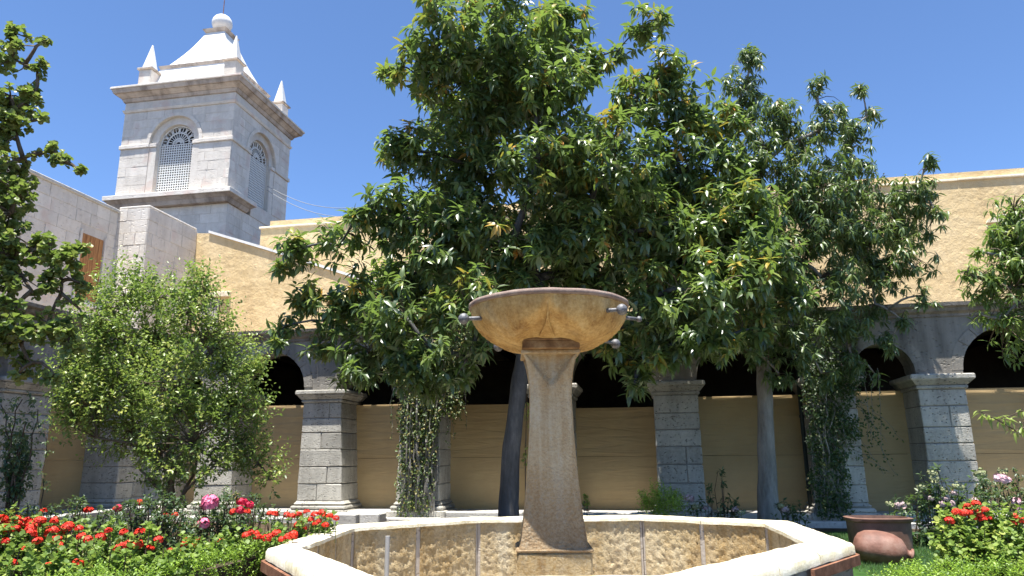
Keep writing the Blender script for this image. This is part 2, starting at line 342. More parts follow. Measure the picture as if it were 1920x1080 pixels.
def rosettes(lv, C, Ax, k, L, tint, alpha=(50, 115), droop=.55):
    """k leaves spread about every twig end C with axis Ax"""
    n = len(C); Ax = Ax/np.linalg.norm(Ax, axis=1, keepdims=True)
    ref = unit(n); U = np.cross(Ax, ref); U /= np.linalg.norm(U, axis=1, keepdims=True); Vv = np.cross(Ax, U)
    ph = (np.arange(k)[None, :]*2.39996+rng.uniform(0, 6.28, (n, 1))+rng.normal(0, .25, (n, k)))
    al = np.radians(np.linspace(alpha[0], alpha[1], k)[None, :]+rng.normal(0, 12, (n, k)))
    D = np.cos(al)[..., None]*Ax[:, None, :]+np.sin(al)[..., None]*(np.cos(ph)[..., None]*U[:, None, :]+np.sin(ph)[..., None]*Vv[:, None, :])
    D[..., 2] -= droop*rng.uniform(.5, 1.4, (n, k)); D = D.reshape(-1, 3)
    back = np.linspace(0, .55, k)[None, :, None]*L
    P = (C[:, None, :]-Ax[:, None, :]*back).reshape(-1, 3)
    N = np.tile([0, 0, 1.], (n*k, 1))+rng.normal(0, .35, (n*k, 3))+.5*np.repeat(Ax, k, 0)
    lv.add(P, D, N, L*rng.uniform(.65, 1.15, n*k), np.clip(np.repeat(tint, k)+rng.normal(0, .06, n*k), 0, .999))
def sprays(lv, C, Ax, ln, k, L, tint, curve=.3):
    """leafy shoots: k leaves on alternate sides of a shoot that starts at C along Ax"""
    n = len(C); Ax = Ax/np.linalg.norm(Ax, axis=1, keepdims=True); t = np.linspace(.08, 1, k)
    up = np.array([0, 0, 1.]); ends = Ax[:, None, :]*(t[None, :, None]*ln[:, None, None])
    ends = ends+up*((t**2)[None, :, None]*ln[:, None, None]*curve)
    P = (C[:, None, :]+ends).reshape(-1, 3)
    side = unit(n); side = np.cross(Ax, side); side /= np.linalg.norm(side, axis=1, keepdims=True); s2 = np.cross(Ax, side)
    ph = np.arange(k)[None, :]*2.4+rng.normal(0, .4, (n, k))
    D = (.55*Ax[:, None, :]+.85*(np.cos(ph)[..., None]*side[:, None, :]+np.sin(ph)[..., None]*s2[:, None, :])).reshape(-1, 3)
    N = np.tile([0, 0, 1.], (n*k, 1))+rng.normal(0, .5, (n*k, 3))
    lv.add(P, D, N, L*rng.uniform(.6, 1.15, n*k), np.clip(np.repeat(tint, k)+rng.normal(0, .08, n*k), 0, .999))
    return (C[:, None, :]+ends)
def limb(mb, a, b, r0, r1, bend=.12, seg=5, n=6):
    a, b = Vector(a), Vector(b); L = (b-a).length; off = Vector(unit(1)[0])*L*bend; pts = []; rr = []
    for i in range(seg+1):
        t = i/seg; p = a.lerp(b, t)+off*math.sin(PI*t)+Vector((0, 0, L*.06*math.sin(PI*t)))
        if 0 < i < seg: p += Vector(unit(1)[0])*L*.02
        pts.append(p); rr.append(r0+(r1-r0)*t)
    mb.tube(pts, rr, n); return pts
def blob_points(blobs, dens, shell=.45, gap=-.12, fr=1.6, squash=1., ymax=None, ymin=None):
    """twig ends in the crown's volume; blobs = (px, py, radius px, distance)"""
    out, outd, cen = [], [], []
    for bl in blobs:
        px, py, rp, Y = bl; c = np.array(at(px, py, Y)); dd = c-np.array([0, 0, EYE]); rr = rp*np.linalg.norm(dd)/F*.96
        n = max(5, int(dens*(rr**2))); u = unit(n); q = u*(rng.uniform(0, 1, (n, 1))**shell)*rr; q[:, 1] *= squash
        p = c+q; keep = np.array([noise.noise(Vector(x)*fr) > gap or rng.random() < .12 for x in p])
        out.append(p[keep]); outd.append(u[keep]); cen.append((c, rr))
    P = np.concatenate(out); U = np.concatenate(outd)
    k = np.ones(len(P), bool)
    if ymax is not None: k &= (P@np.array(BX)) < ymax
    if ymin is not None: k &= P[:, 1] > ymin
    return P[k], U[k], cen

# ================================================================== THE SETTING
g = MB(); g.add([(-400, -400, GZ-.004), (400, -400, GZ-.004), (400, 700, GZ-.004), (-400, 700, GZ-.004)], [(0, 1, 2, 3)])
go = g.build('ground', M['soil']); go['kind'] = 'structure'
# a hole would show inside the pool: its floor lies deeper, so the ground is cut there
bpy.data.objects.remove(go)
POOL_OUT = [(-2.24, 6.9), (-2.16, 9.25), (-.62, 10.28), (1.80, 10.42), (3.40, 9.35), (3.12, 7.0), (1.30, 4.95), (-1.10, 4.92)]
POOL_IN = [(-2.0, 7.05), (-1.90, 8.92), (-.47, 9.93), (1.70, 10.05), (3.02, 9.05), (2.75, 7.12), (1.02, 5.27), (-.93, 5.25)]
g = MB(); pv = [(x, y, GZ-.004) for x, y in POOL_OUT]; far = [(-400, 8, 0), (-400, 700, 0), (0, 700, 0), (300, 700, 0), (400, 300, 0), (400, 8, 0), (300, -400, 0), (-400, -400, 0)]
fv = [(a[0], a[1], GZ-.004) for a in far]
g.add(pv+fv, [(i, (i+1) % 8, 8+(i+1) % 8, 8+i) for i in range(8)])
tag(g.build('ground', M['soil']), kind='structure')
g = MB(); g.add([(3.4, 8.2, GZ), (9, 8.2, GZ), (9, 12.6, GZ), (3.9, 13.2, GZ), (3.6, 10.4, GZ)], [(0, 1, 2, 3, 4)])
mm = Mat('lawn_ground', .95, .1); mm.color(mm.ramp(mm.noise(8, 6, .7), [(.3, (.02, .05, .012)), (.7, (.05, .11, .025))])); tag(g.build('lawn', mm.m), kind='structure')

# ------------------------------------------------------------------ arcades of the cloister
ZC0, ZC1, ZCAP = .42, 4.40, 3.05
def pier(label, frame, s0, s1, bat=(.02, .02), dep=1.05, z0=.42, top=True, grp='stone piers of the cloister arcade'):
    org, rz = frame
    sm = (s0+s1)/2; c = Matrix.Rotation(rz, 3, 'Z') @ Vector((sm, 0, 0)) + Vector(org)
    t = thing('stone_pier', label, 'pier', (c.x, c.y, 0), rz, grp); h = (s1-s0)/2
    MB().box(-h+.012-bat[0]*.5, h-.012+bat[1]*.5, .02, dep-.01, z0, 2.8, .01, 0, (bat[0]*.5, bat[1]*.5, 0, 0)).build('core', M['mortar'], t)
    # base: plinth and two mouldings
    MB().box(-h-.15-bat[0], h+.15+bat[1], -.15, dep+.1, z0-.25, z0+.10, .02, .006).build('plinth', M['pier'], t)
    MB().box(-h-.10-bat[0], h+.10+bat[1], -.10, dep+.06, z0+.10, z0+.19, .03, .005).build('base_moulding', M['pier'], t)
    MB().box(-h-.05-bat[0], h+.05+bat[1], -.05, dep+.03, z0+.19, z0+.28, .035, .005, (.02, .02, .02, .02)).build('base_moulding', M['pier'], t)
    zz = z0+.28; hs = []
    n = 6; tot = 2.78-zz; hs = [tot/n*random.uniform(.85, 1.15) for _ in range(n)]; k = tot/sum(hs); hs = [x*k for x in hs]
    for i, hh in enumerate(hs):
        f0 = 1-(zz-z0)/(2.8-z0); f1 = 1-(zz+hh-z0)/(2.8-z0)
        a0, a1, e0, e1 = -h-bat[0]*f0, -h-bat[0]*f1, h+bat[1]*f0, h+bat[1]*f1
        cut = random.choice([None, None, random.uniform(-.25, .25)])
        pr = random.uniform(-.006, .008)
        spans = [(a0, e0, a1-a0, e0-e1)] if cut is None else [(a0, cut-.005, a1-a0, 0), (cut+.005, e0, 0, e0-e1)]
        for x0, x1, t0, t1 in spans:
            MB().box(x0, x1, -.004+random.uniform(-.008, .006), dep, zz+.006, zz+hh-.006, .014, .006, (t0, t1, 0, 0)).build('stone_block', M['pier'], t)
        zz += hh
    if top:
        MB().box(-h-.04, h+.04, -.04, dep+.03, 2.78, 2.85, .02, .004).build('neck_moulding', M['pier'], t)
        MB().box(-h-.05, h+.05, -.05, dep+.04, 2.85, 2.95, .01, .004, (-.07, -.07, -.07, -.05)).build('capital', M['pier'], t)
        MB().box(-h-.15, h+.15, -.15, dep+.1, 2.95, 3.05, .022, .006).build('abacus', M['pier'], t)
    return t
def arcade(label, frame, x0, x1, openings, ncorn=None):
    org, rz = frame; t = thing('arcade_wall', label, 'arcade', org, rz)
    pts = [(x0, ZCAP), ]
    for a, b in openings:
        w = (b-a)/2; rise = min(w, .84); st = .07; cx = (a+b)/2
        pts += [(a, ZCAP), (a, ZCAP+st)]+[(cx-w*math.cos(q), ZCAP+st+rise*math.sin(q)) for q in [PI*i/20 for i in range(1, 20)]]+[(b, ZCAP+st), (b, ZCAP)]
    pts += [(x1, ZCAP), (x1, 4.2), (x0, 4.2)]
    MB().prism(pts, 0, .55).build('wall', M['arcade'], t)
    for a, b in openings:
        w = (b-a)/2; rise = min(w, .84); st = .07; cx = (a+b)/2; n = 11
        for i in range(n):
            q0, q1 = PI*i/n+.008, PI*(i+1)/n-.008; th = .20+.0*random.random(); o = []
            for q, rr in ((q0, 0), ((q0+q1)/2, 0), (q1, 0), (q1, 1), ((q0+q1)/2, 1), (q0, 1)):
                o.append((cx-(w-.006+rr*th)*math.cos(q), ZCAP+st+(rise-.006+rr*th)*math.sin(q)))
            e = random.uniform(.006, .016)
            MB().prism(o[::-1], -e, .556+e).build('voussoir', M['arcade'], t)
    x = x0
    while x < x1-.2:
        L = min(random.uniform(.75, 1.15), x1-x)
        if x1-x-L < .3: L = x1-x
        e = random.uniform(-.012, .012)
        m = MB(); pr = [(-.03, 4.16), (-.03, 4.21), (-.11, 4.25), (-.13, 4.31), (-.22+e, 4.335), (-.23+e, 4.40+e*.4), (.2, 4.405+e*.4), (.2, 4.16)]
        n = len(pr); m.add([(x+.004, a, b) for a, b in pr]+[(x+L-.004, a, b) for a, b in pr], [tuple(range(n)), tuple(range(2*n-1, n-1, -1))]+[(i, i+n, (i+1) % n+n, (i+1) % n) for i in range(n)])
        m.build('cornice_stone', M['cornice'], t); x += L
    return t
FB = (tuple(W(0, 15)), -YAW)                      # long arcade facing the camera: x = s
FL = (tuple(W(-11.2, 0)), PI/2-YAW)               # left arcade facing right: x = b
SP = [(-11.2, -10.75), (-9.95, -9.1), (-7.48, -6.60), (-5.22, -4.36), (-2.42, -1.56), (.11, .98), (3.07, 3.93), (5.05, 5.88), (7.75, 8.6), (10.6, 11.4)]
open_b = [(SP[i][1], SP[i+1][0]) for i in range(len(SP)-1)]
open_b = [(a, b) for a, b in open_b]
arcade('long grey arcade wall with round arches and dark cornice, behind the fountain', FB, -11.2, 11.4, open_b)
arcade('grey arcade wall running towards the camera at the far left', FL, 5.5, 14.99, [(6.9, 8.4), (9.3, 11.0), (12.1, 14.1)])
PL = ['corner pier of the long arcade, behind the big bright shrub', 'grey stone pier largely hidden by the bright shrub, left of the open arch',
      'sunlit grey pier with a shaded top, just right of the leftmost open arch', 'grey pier with ivy and dry stems on its front', 'grey pier straight behind the fountain column',
      'shaded grey block pier behind the right half of the pool', 'grey pier under dark hanging ivy beside the drainpipe', 'dappled grey pier behind the pale hydrangeas at the right',
      'grey pier past the right edge arch', 'last grey pier of the long arcade at the far right']
BAT = [(0, 0), (.02, .03), (.04, .13), (.07, .02), (.02, .02), (0, .03), (.02, .02), (.0, .02), (.02, .02), (0, 0)]
for (a, b), l, bt in zip(SP, PL, BAT): pier(l, FB, a, b, bt)
for a, b, l in [(5.5, 6.9, 'grey pier of the left arcade nearest the camera, outside the view'), (8.4, 9.3, 'grey pier of the left arcade at the left edge'), (11.0, 12.1, 'broad grey stone pier at the far left behind the dark climbing stems'), (14.1, 14.985, 'shaded end pier of the left arcade beside the bright shrub')]:
    pier(l, FL, a, b, z0=.50)
# hardboard screens closing the arches
def screen(label, frame, x0, x1, ztop, y=.86, z0=.36, seam=1.58):
    org, rz = frame; c = Matrix.Rotation(rz, 3, 'Z') @ Vector(((x0+x1)/2, y, 0)) + Vector(org); w = (x1-x0)/2+.02
    t = thing('screen_panel', label, 'screen', (c.x, c.y, 0), rz, 'tan board screens closing the arches')
    MB().box(-w, w, 0, .02, z0, seam-.003, .002, .002).build('board', M['panel'], t)
    MB().box(-w, w, .003, .023, seam+.003, ztop, .002, .002).build('board', M['panel'], t)
    MB().box(-w, w, .024, .07, ztop-.08, ztop-.01, .004).build('rail', M['darkwood'], t)
TOPS = [2.8, 2.8, 2.77, 2.72, 2.6, 2.79, 2.83, 2.84, 2.84]
SL = ['tan board screen hidden in the corner behind the bright shrub', 'tan board screen in the leftmost open arch', 'tan board screen between the sunlit pier and the ivy pier', 'tan board screen left of the fountain column, behind the leaning trunk',
      'wrinkled tan board screen just right of the fountain column', 'shaded tan board screen behind the straight grey trunk', 'tan board screen left of the dappled pier', 'tan board screen at the right edge behind the rose bushes', 'tan board screen past the right edge']
for (a, b), zt, l in zip(open_b, TOPS, SL): screen(l, FB, a, b, zt)
for a, b, l in [(12.1, 14.1, 'narrow tan board screen between the two left piers'), (9.3, 11.0, 'tan board screen at the far left edge')]: screen(l, FL, a, b, 2.75, z0=.4)
# dark cloister walk behind the arches
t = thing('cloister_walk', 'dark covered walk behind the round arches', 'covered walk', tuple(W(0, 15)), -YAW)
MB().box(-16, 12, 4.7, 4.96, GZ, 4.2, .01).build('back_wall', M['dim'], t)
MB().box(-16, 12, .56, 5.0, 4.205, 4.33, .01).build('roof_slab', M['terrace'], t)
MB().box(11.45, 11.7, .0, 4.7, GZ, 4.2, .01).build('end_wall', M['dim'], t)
for i in range(30): MB().box(-15.6+i*.93, -15.48+i*.93, .56, 4.69, 4.05, 4.2, .01).build('ceiling_beam', M['darkwood'], t)  # beams near black, adding to the painted darkness under the roof
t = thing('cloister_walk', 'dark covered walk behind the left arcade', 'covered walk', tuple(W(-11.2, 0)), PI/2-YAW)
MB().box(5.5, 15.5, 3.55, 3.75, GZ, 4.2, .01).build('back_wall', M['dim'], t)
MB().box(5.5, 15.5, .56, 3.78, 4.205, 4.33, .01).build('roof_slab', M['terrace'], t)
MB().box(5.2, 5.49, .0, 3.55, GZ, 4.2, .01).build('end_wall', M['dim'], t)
# stone kerb under the arcades, in separate stones
def kerb(label, frame, x0, x1, y0, y1, z1, name='stone_kerb', z0=GZ-.05, stepL=(.8, 1.4)):
    org, rz = frame; t = thing(name, label, 'kerb', org, rz); x = x0
    while x < x1-.05:
        L = min(random.uniform(*stepL), x1-x); MB().box(x+.004, x+L-.004, y0, y1, z0, z1, .02, .008).build('kerb_stone', M['kerb'], t); x += L
kerb('low pale stone kerb along the foot of the long arcade', FB, -11.2, 11.4, -.55, -.16, .40)
kerb('low pale stone kerb along the foot of the left arcade', FL, 5.5, 14.4, -.6, -.16, .62)
t = thing('stone_sill', 'stone floor edge between the piers of the long arcade', 'sill', FB[0], FB[1])
for a, b in open_b: MB().box(a-.05, b+.05, -.08, .85, GZ-.05, .50, .02, .006).build('sill_stone', M['kerb'], t)
t = thing('stone_sill', 'stone floor edge between the piers of the left arcade', 'sill', FL[0], FL[1])
for a, b in [(6.9, 8.4), (9.3, 11.0), (12.1, 14.1)]: MB().box(a-.05, b+.05, -.1, .85, GZ-.05, .60, .02, .006).build('sill_stone', M['kerb'], t)
# stone step in front of the gap between second and third pier
c = W(-6.0, 14.15)
t = thing('stone_step', 'pale stone step block beside the sunlit pier and red flowers', 'step', (c.x, c.y, 0), -YAW)
MB().box(-.62, .30, -.25, .30, GZ-.02, .52, .02, .008).build('step_stone', M['kerb'], t)
MB().box(.31, .72, -.12, .30, GZ-.02, .52, .02, .008).build('step_stone', M['kerb'], t)

# ------------------------------------------------------------------ buildings above
def ashlar(parent, mat, plane, x0, x1, z0, z1, ch=.36, bw=(.5, .85), holes=None, proud=.012, name='stone_block', y=0., skip=1.):
    """individually set blocks on a wall face. plane: 'x' face looks to -y of parent, 'y' face looks to +x."""
    n = round((z1-z0)/ch); ch = (z1-z0)/n
    for i in range(n):
        a, b = z0+i*ch, z0+(i+1)*ch; segs = [(x0, x1)]
        if holes:
            for hf in holes:
                h = hf(a, b)
                if h:
                    ns = []
                    for p, q in segs:
                        if h[1] <= p or h[0] >= q: ns.append((p, q)); continue
                        if h[0] > p: ns.append((p, h[0]))
                        if h[1] < q: ns.append((h[1], q))
                    segs = ns
        for p, q in segs:
            x = p
            while x < q-.01:
                L = random.uniform(*bw)
                if x == p: L *= random.uniform(.5, 1)
                if q-x-L < bw[0]*.45: L = q-x
                e = proud+random.uniform(-.006, .006)
                m = MB()
                if plane == 'x': m.box(x+.006, x+L-.006, y-e, y+.05, a+.005, b-.005, .006, .003)
                else: m.box(y-.05, y+e, x+.006, x+L-.006, a+.005, b-.005, .006, .003)
                m.build(name, mat, parent); x += L
# ---- left white upper building: plane s=-15, facing right
c = W(-15, 5); t = thing('white_stone_building', 'pale ashlar building at the left with a brown wooden shutter', 'building', (c.x, c.y, 0), -YAW)
bd = MB(); bd.box(-6, 0, 0, 12.7, GZ, 8.62, .02); bd.build('wall', M['mortar_pale'], t)
hole = lambda a, b: (11.35, 12.35) if b > 5.75 and a < 7.75 else None
ashlar(t, M['tower'], 'y', 3.5, 12.7, 4.3, 8.62, .36, (.5, .95), [hole])
MB().box(-.1, .07, 0, 12.7, 8.62, 8.72, .02, .004).build('coping', M['kerb'], t)
w = MB(); w.box(-.02, .004, 11.42, 12.25, 5.85, 7.66, .004)
wd = w.build('shutter', M['wood'], t)
for k in range(5): MB().box(.004, .014, 11.44+k*.162, 11.44+k*.162+.150, 5.88, 7.63, .003).build('plank', M['wood'], wd)
MB().box(.004, .06, 11.35, 11.42, 5.78, 7.74, .008).build('window_jamb', M['tower'], t)
MB().box(.004, .06, 12.26, 12.34, 5.78, 7.74, .008).build('window_jamb', M['tower'], t)
MB().box(.004, .12, 11.25, 12.42, 5.66, 5.77, .01).build('window_sill', M['white'], t)
# projecting corner block of that building
blk = MB().box(.002, 1.0, 12.7, 15.0, GZ, 8.72, .01).build('corner_block', M['mortar_pale'], t)
ashlar(t, M['tower'], 'x', .0, 1.0, 5.0, 8.74, .36, (.35, .6), y=12.7)
ashlar(t, M['tower'], 'y', 12.7, 15.0, 5.0, 8.74, .36, (.4, .7), y=1.0)
MB().box(.0, 1.0, 12.70, 15, 8.745, 8.82, .02, .004).build('coping', M['tower'], t)
# ---- buff rendered wall with the sloping top
t = thing('buff_wall', 'rough buff plaster wall with a sloping white coping, below the tower', 'wall', tuple(W(0, 20)), -YAW)
MB().prism([(-14.0, 4.3), (-6.5, 4.3), (-6.5, 6.14), (-11.5, 7.93), (-13.5, 8.62), (-14.0, 8.66)], 0, .6).build('wall', M['buff'], t)
m = MB(); top = [(-13.55, 8.66), (-11.5, 7.97), (-6.5, 6.18)]
for (xa, za), (xb, zb) in zip(top, top[1:]): m.prism([(xa, za-.03), (xb, zb-.03), (xb, zb+.05), (xa, za+.05)], -.06, .66)
m.build('coping', M['white'], t)
MB().box(-13.62, -12.94, .02, .1, 5.0, 6.5, .01).build('dark_window_slab', M['void'], t)  # black slab meant as the shade of a recess
wn = MB().box(-13.60, -12.96, -.012, .02, 5.0, 6.48, .004).build('window', M['void'], t)  # black sheet paints the dark between the slats
for k in range(7): MB().box(-13.58+k*.089, -13.51+k*.089, -.028, -.013, 5.02, 6.46, .004).build('slat', M['slats'], wn)
MB().box(-13.68, -12.62, -.12, .02, 6.50, 6.66, .015, .004).build('lintel', M['coping'], t)
# ---- long buff wall behind
t = thing('buff_building', 'long buff plastered building wall above the arcade, behind the trees', 'building', tuple(W(0, 21)), -YAW)
MB().prism([(-12.35, 4.3), (16, 4.3), (16, 9.0), (-12.35, 9.0)], 0, .8).build('wall', M['buff'], t)
x = -12.4
while x < 16:
    L = random.uniform(1.6, 2.6); MB().box(x, x+L-.004, -.05, .85, 9.0, 9.07, .015, .006).build('coping_stone', M['coping'], t); x += L
MB().prism([(-12.1, 9.07), (16, 9.07), (16, 9.30), (-12.1, 9.30)], .12, .8).build('parapet', M['buff'], t)
MB().box(9.45, 10.25, -.03, .0, 7.2, 7.65, .01).build('dark_window_slab', M['cornice'], t)  # dark stone slab set on the wall face, no recess cut
MB().prism([(9.35, 7.72)]+[(9.85-.5*math.cos(PI*i/8), 7.72+.22*math.sin(PI*i/8)) for i in range(9)]+[(10.35, 7.72)], -.1, .0).build('window_hood', M['coping'], t)

# ------------------------------------------------------------------ bell tower
TB = (-22.33, 26.0); TW, TD = 5.36, 5.0
c = W(*TB); t = thing('bell_tower', 'white stone bell tower with latticed arched openings and a ball finial', 'bell tower', (c.x, c.y, 0), -YAW)
MB().box(0.05, TW-.05, .2, TD+.2, GZ, 12.1, .02).build('tower_base', M['mortar_pale'], t)
ashlar(t, M['tower'], 'x', .05, TW-.05, 7.9, 12.1, .42, (.55, 1.0), y=.2)
ashlar(t, M['tower'], 'y', .2, TD+.2, 9.2, 12.1, .42, (.55, 1.0), y=TW-.05)
def ring(parent, name, mat, z0, z1, p0, p1=None, base=(0, TW, 0, TD)):
    p1 = p0 if p1 is None else p1; a, b, c_, d = base
    m = MB().box(a-p0, b+p0, c_-p0, d+p0, z0, z1, .015, .004, (p0-p1,)*4); return m.build(name, mat, parent)
LB = (0, TW, 0, 1.5)
ring(t, 'ledge', M['tower_dark'], 12.1, 12.28, .06, .14, LB); ring(t, 'ledge', M['tower_dark'], 12.28, 12.42, .16, .28, LB); ring(t, 'ledge', M['tower'], 12.42, 12.62, .34, None, LB); ring(t, 'ledge', M['tower'], 12.62, 12.74, .12, .08, LB)
MB().box(.05, TW-.01, 1.9, TD, 12.1, 12.74, .01).build('tower_course', M['tower'], t)
# belfry body with niches on the front and right faces
NC, NR, NZ = 2.62, 1.20, 15.05       # niche centre, outer ring radius, spring height
OR = .87                             # opening radius
def face_outline(wid, cx, r, zs, z0, z1):
    return [(0, z0), (cx-r, z0), (cx-r, zs)]+[(cx-r*math.cos(PI*i/20), zs+r*math.sin(PI*i/20)) for i in range(1, 20)]+[(cx+r, zs), (cx+r, z0), (wid, z0), (wid, z1), (0, z1)]
def to_side(o):   # turn a part built for the front face onto the right face
    o.rotation_euler = (0, 0, PI/2); o.location = (TW, 0, 0); return o
Z0, Z1 = 12.74, 17.05
for side in (0, 1):
    wid = TW if side == 0 else TD; cx = NC if side == 0 else TD/2
    fin = (lambda o: o) if side == 0 else to_side
    fin(MB().prism(face_outline(wid, cx, OR, NZ, Z0, Z1), .12 if side == 0 else .121, .55).build('niche_wall', M['tower'], t))
    fin(MB().prism(face_outline(wid, cx, NR, NZ, Z0, Z1), .012, .119).build('shaft_wall', M['mortar_pale'], t))
    def hl(a, b, cx=cx):
        if a < NZ: return (cx-NR, cx+NR)
        if a >= NZ+NR: return None
        return (cx-math.sqrt(NR**2-(a-NZ)**2)-.02, cx+math.sqrt(NR**2-(a-NZ)**2)+.02)
    for (a, b) in ((Z0, 14.86), (15.06, 16.62)):
        n0 = len(t.children); before = set(t.children)
        ashlar(t, M['tower'], 'x', .0, wid, a, b, .39, (.55, .95), [hl], y=.012)
        for o in set(t.children)-before: fin(o)
    # below the spring the niche is filled flush with side panels, above it runs a raised archivolt
    for i in range(15):
        q0, q1 = PI*i/15+.004, PI*(i+1)/15-.004; o = []
        for q, rr in ((q0, NR-.0), ((q0+q1)/2, NR), (q1, NR), (q1, NR+.15), ((q0+q1)/2, NR+.15), (q0, NR+.15)): o.append((cx-rr*math.cos(q), NZ+rr*math.sin(q)))
        fin(MB().prism(o[::-1], -.05, .1).build('voussoir', M['tower'], t))
    for a, b in ((-.06, cx-NR), (cx+NR, wid+.06)):
        fin(MB().box(a, b, -.07, .011, 14.87, 15.05, .02, .004).build('string_course', M['tower'], t))
    for a, b in ((cx-NR+.0, cx-OR), (cx+OR, cx+NR)):
        fin(MB().box(a, b, .03, .119, Z0, 14.87, .01, .003).build('jamb', M['tower'], t))
        fin(MB().box(a, b, -.02, .119, 14.88, 15.05, .015, .003).build('jamb_capital', M['tower'], t))
    # lattice
    lt = MB(); n = 15; zt = 15.02
    for k in range(n+1): x = cx-OR+.02+(2*OR-.04)*k/n; lt.box(x-.019, x+.019, .26, .30, Z0, zt, .003)
    m_ = 20
    for k in range(m_+1): z = Z0+.02+(zt-Z0-.02)*k/m_; lt.box(cx-OR+.01, cx+OR-.01, .262, .298, z-.019, z+.019, .003)
    fin(lt.build('lattice', M['lattice'], t))
    fn = MB()
    arc = lambda r, a0, a1, x=cx, z=15.05, n=14: [(x-r*math.cos(a0+(a1-a0)*i/n), .28, z+r*math.sin(a0+(a1-a0)*i/n)) for i in range(n+1)]
    for r in (.84, .52, .26): fn.tube(arc(r, .0, PI), .024, 5)
    for k in range(1, 12): a = PI*k/12; fn.tube([(cx-.10*math.cos(a), .28, 15.05+.10*math.sin(a)), (cx-.84*math.cos(a), .28, 15.05+.84*math.sin(a))], .018, 4)
    for k in range(6): a = PI*(k+.5)/6; fn.tube(arc(.15, 0, 2*PI, cx-.68*math.cos(a), 15.05+.68*math.sin(a), 10), .018, 4)
    fin(fn.build('fanlight', M['lattice'], t))
    fin(MB().box(cx-OR-.1, cx+OR+.1, .556, .60, Z0, 16.3, .01).build('painted_dark_back', M['void'], t))  # black panel painted as the shade behind the lattice
MB().box(.56, TW-.6, .62, TD-.02, Z0, Z1, .01).build('inner_core', M['void'], t)  # same flat black for the painted darkness inside the belfry
MB().box(.0, TW-.0, TD-.02, TD, Z0, Z1, .01).build('rear_wall', M['tower'], t)
MB().box(.0, .02, .0, TD, Z0, Z1, .005).build('side_wall', M['tower'], t)
ring(t, 'string_course', M['tower'], 16.62, 16.74, .05, .09); ring(t, 'frieze', M['tower'], 16.74, 17.12, .015)
ring(t, 'cornice', M['tower_dark'], 17.12, 17.28, .08, .14); ring(t, 'cornice', M['tower_dark'], 17.28, 17.44, .18, .34); ring(t, 'cornice', M['tower_dark'], 17.44, 17.62, .40, .46); ring(t, 'cornice', M['tower'], 17.62, 17.72, .50)
# roof: stepped and slightly concave
CX, CY = TW/2, TD/2
def frustum(name, mat, z0, z1, h0, h1, steps=6, conc=.0):
    m = MB(); rows = []
    for i in range(steps+1):
        q = i/steps; h = h0+(h1-h0)*q-conc*math.sin(PI*q); z = z0+(z1-z0)*q; rows.append((h, z))
    v = []; [v.extend([(CX-h, CY-h, z), (CX+h, CY-h, z), (CX+h, CY+h, z), (CX-h, CY+h, z)]) for h, z in rows]
    f = [(i*4+k, i*4+(k+1) % 4, (i+1)*4+(k+1) % 4, (i+1)*4+k) for i in range(steps) for k in range(4)]+[(3, 2, 1, 0), tuple(steps*4+k for k in range(4))]
    return m.add(v, f).build(name, mat, t)
frustum('roof_drum', M['tower'], 17.72, 17.95, 2.35, 2.33, 1); frustum('roof_lower', M['white'], 17.95, 19.12, 2.22, 1.74, 5, .04)
frustum('roof_band', M['tower_dark'], 19.12, 19.25, 1.76, 1.82, 1); frustum('roof_upper', M['white'], 19.25, 21.65, 1.62, .48, 8, .08)
frustum('roof_collar', M['tower_dark'], 21.65, 21.79, .52, .62, 1); frustum('roof_collar', M['tower'], 21.79, 21.94, .44, .40, 1)
sp = MB().lathe([(.01, 21.92), (.3, 21.96)]+[(.48*math.cos(a), 22.38+.47*math.sin(a)) for a in [R(-70+i*16) for i in range(11)]]+[(.01, 22.86)], 28, (CX, CY)); sp.build('ball_finial', M['white'], t, True)
MB().tube([(CX, CY, 22.8), (CX, CY, 23.7)], .02, 6).build('finial_rod', M['rust'], t)
for k, (x, y) in enumerate([(.72, .35), (TW-.45, .40), (TW-.42, TD-.5), (.42, TD-.42)]):
    pn = MB().box(x-.30, x+.30, y-.30, y+.30, 17.72, 18.75, .02, .004).build('pinnacle', M['tower'], t)
    MB().box(x-.38, x+.38, y-.38, y+.38, 18.75, 18.85, .02).build('pinnacle_cap', M['tower_dark'], pn)
    m = MB(); m.add([(x-.24, y-.24, 18.85), (x+.24, y-.24, 18.85), (x+.24, y+.24, 18.85), (x-.24, y+.24, 18.85), (x-.02, y-.02, 20.15), (x+.02, y-.02, 20.15), (x+.02, y+.02, 20.15), (x-.02, y+.02, 20.15)],
                    [(0, 1, 5, 4), (1, 2, 6, 5), (2, 3, 7, 6), (3, 0, 4, 7), (4, 5, 6, 7), (3, 2, 1, 0)]); m.build('pinnacle_spire', M['white'], pn)
# overhead cables from the tower
for q, (z0_, z1_) in enumerate(((13.9, 9.6), (13.7, 9.2))):
    a = W(-16.9, 29.0, z0_); b = W(-8, 21.2, z1_); pts = [a.lerp(b, i/12)-Vector((0, 0, .5*math.sin(PI*i/12))) for i in range(13)]
    o = MB().tube([p-a for p in pts], .013, 5).build('cable', M['cable'], None, loc=a)
    tag(o, ['upper thin pale cable strung from the tower to the right', 'lower thin pale cable strung from the tower to the right'][q], 'cable', 'cables from the tower')

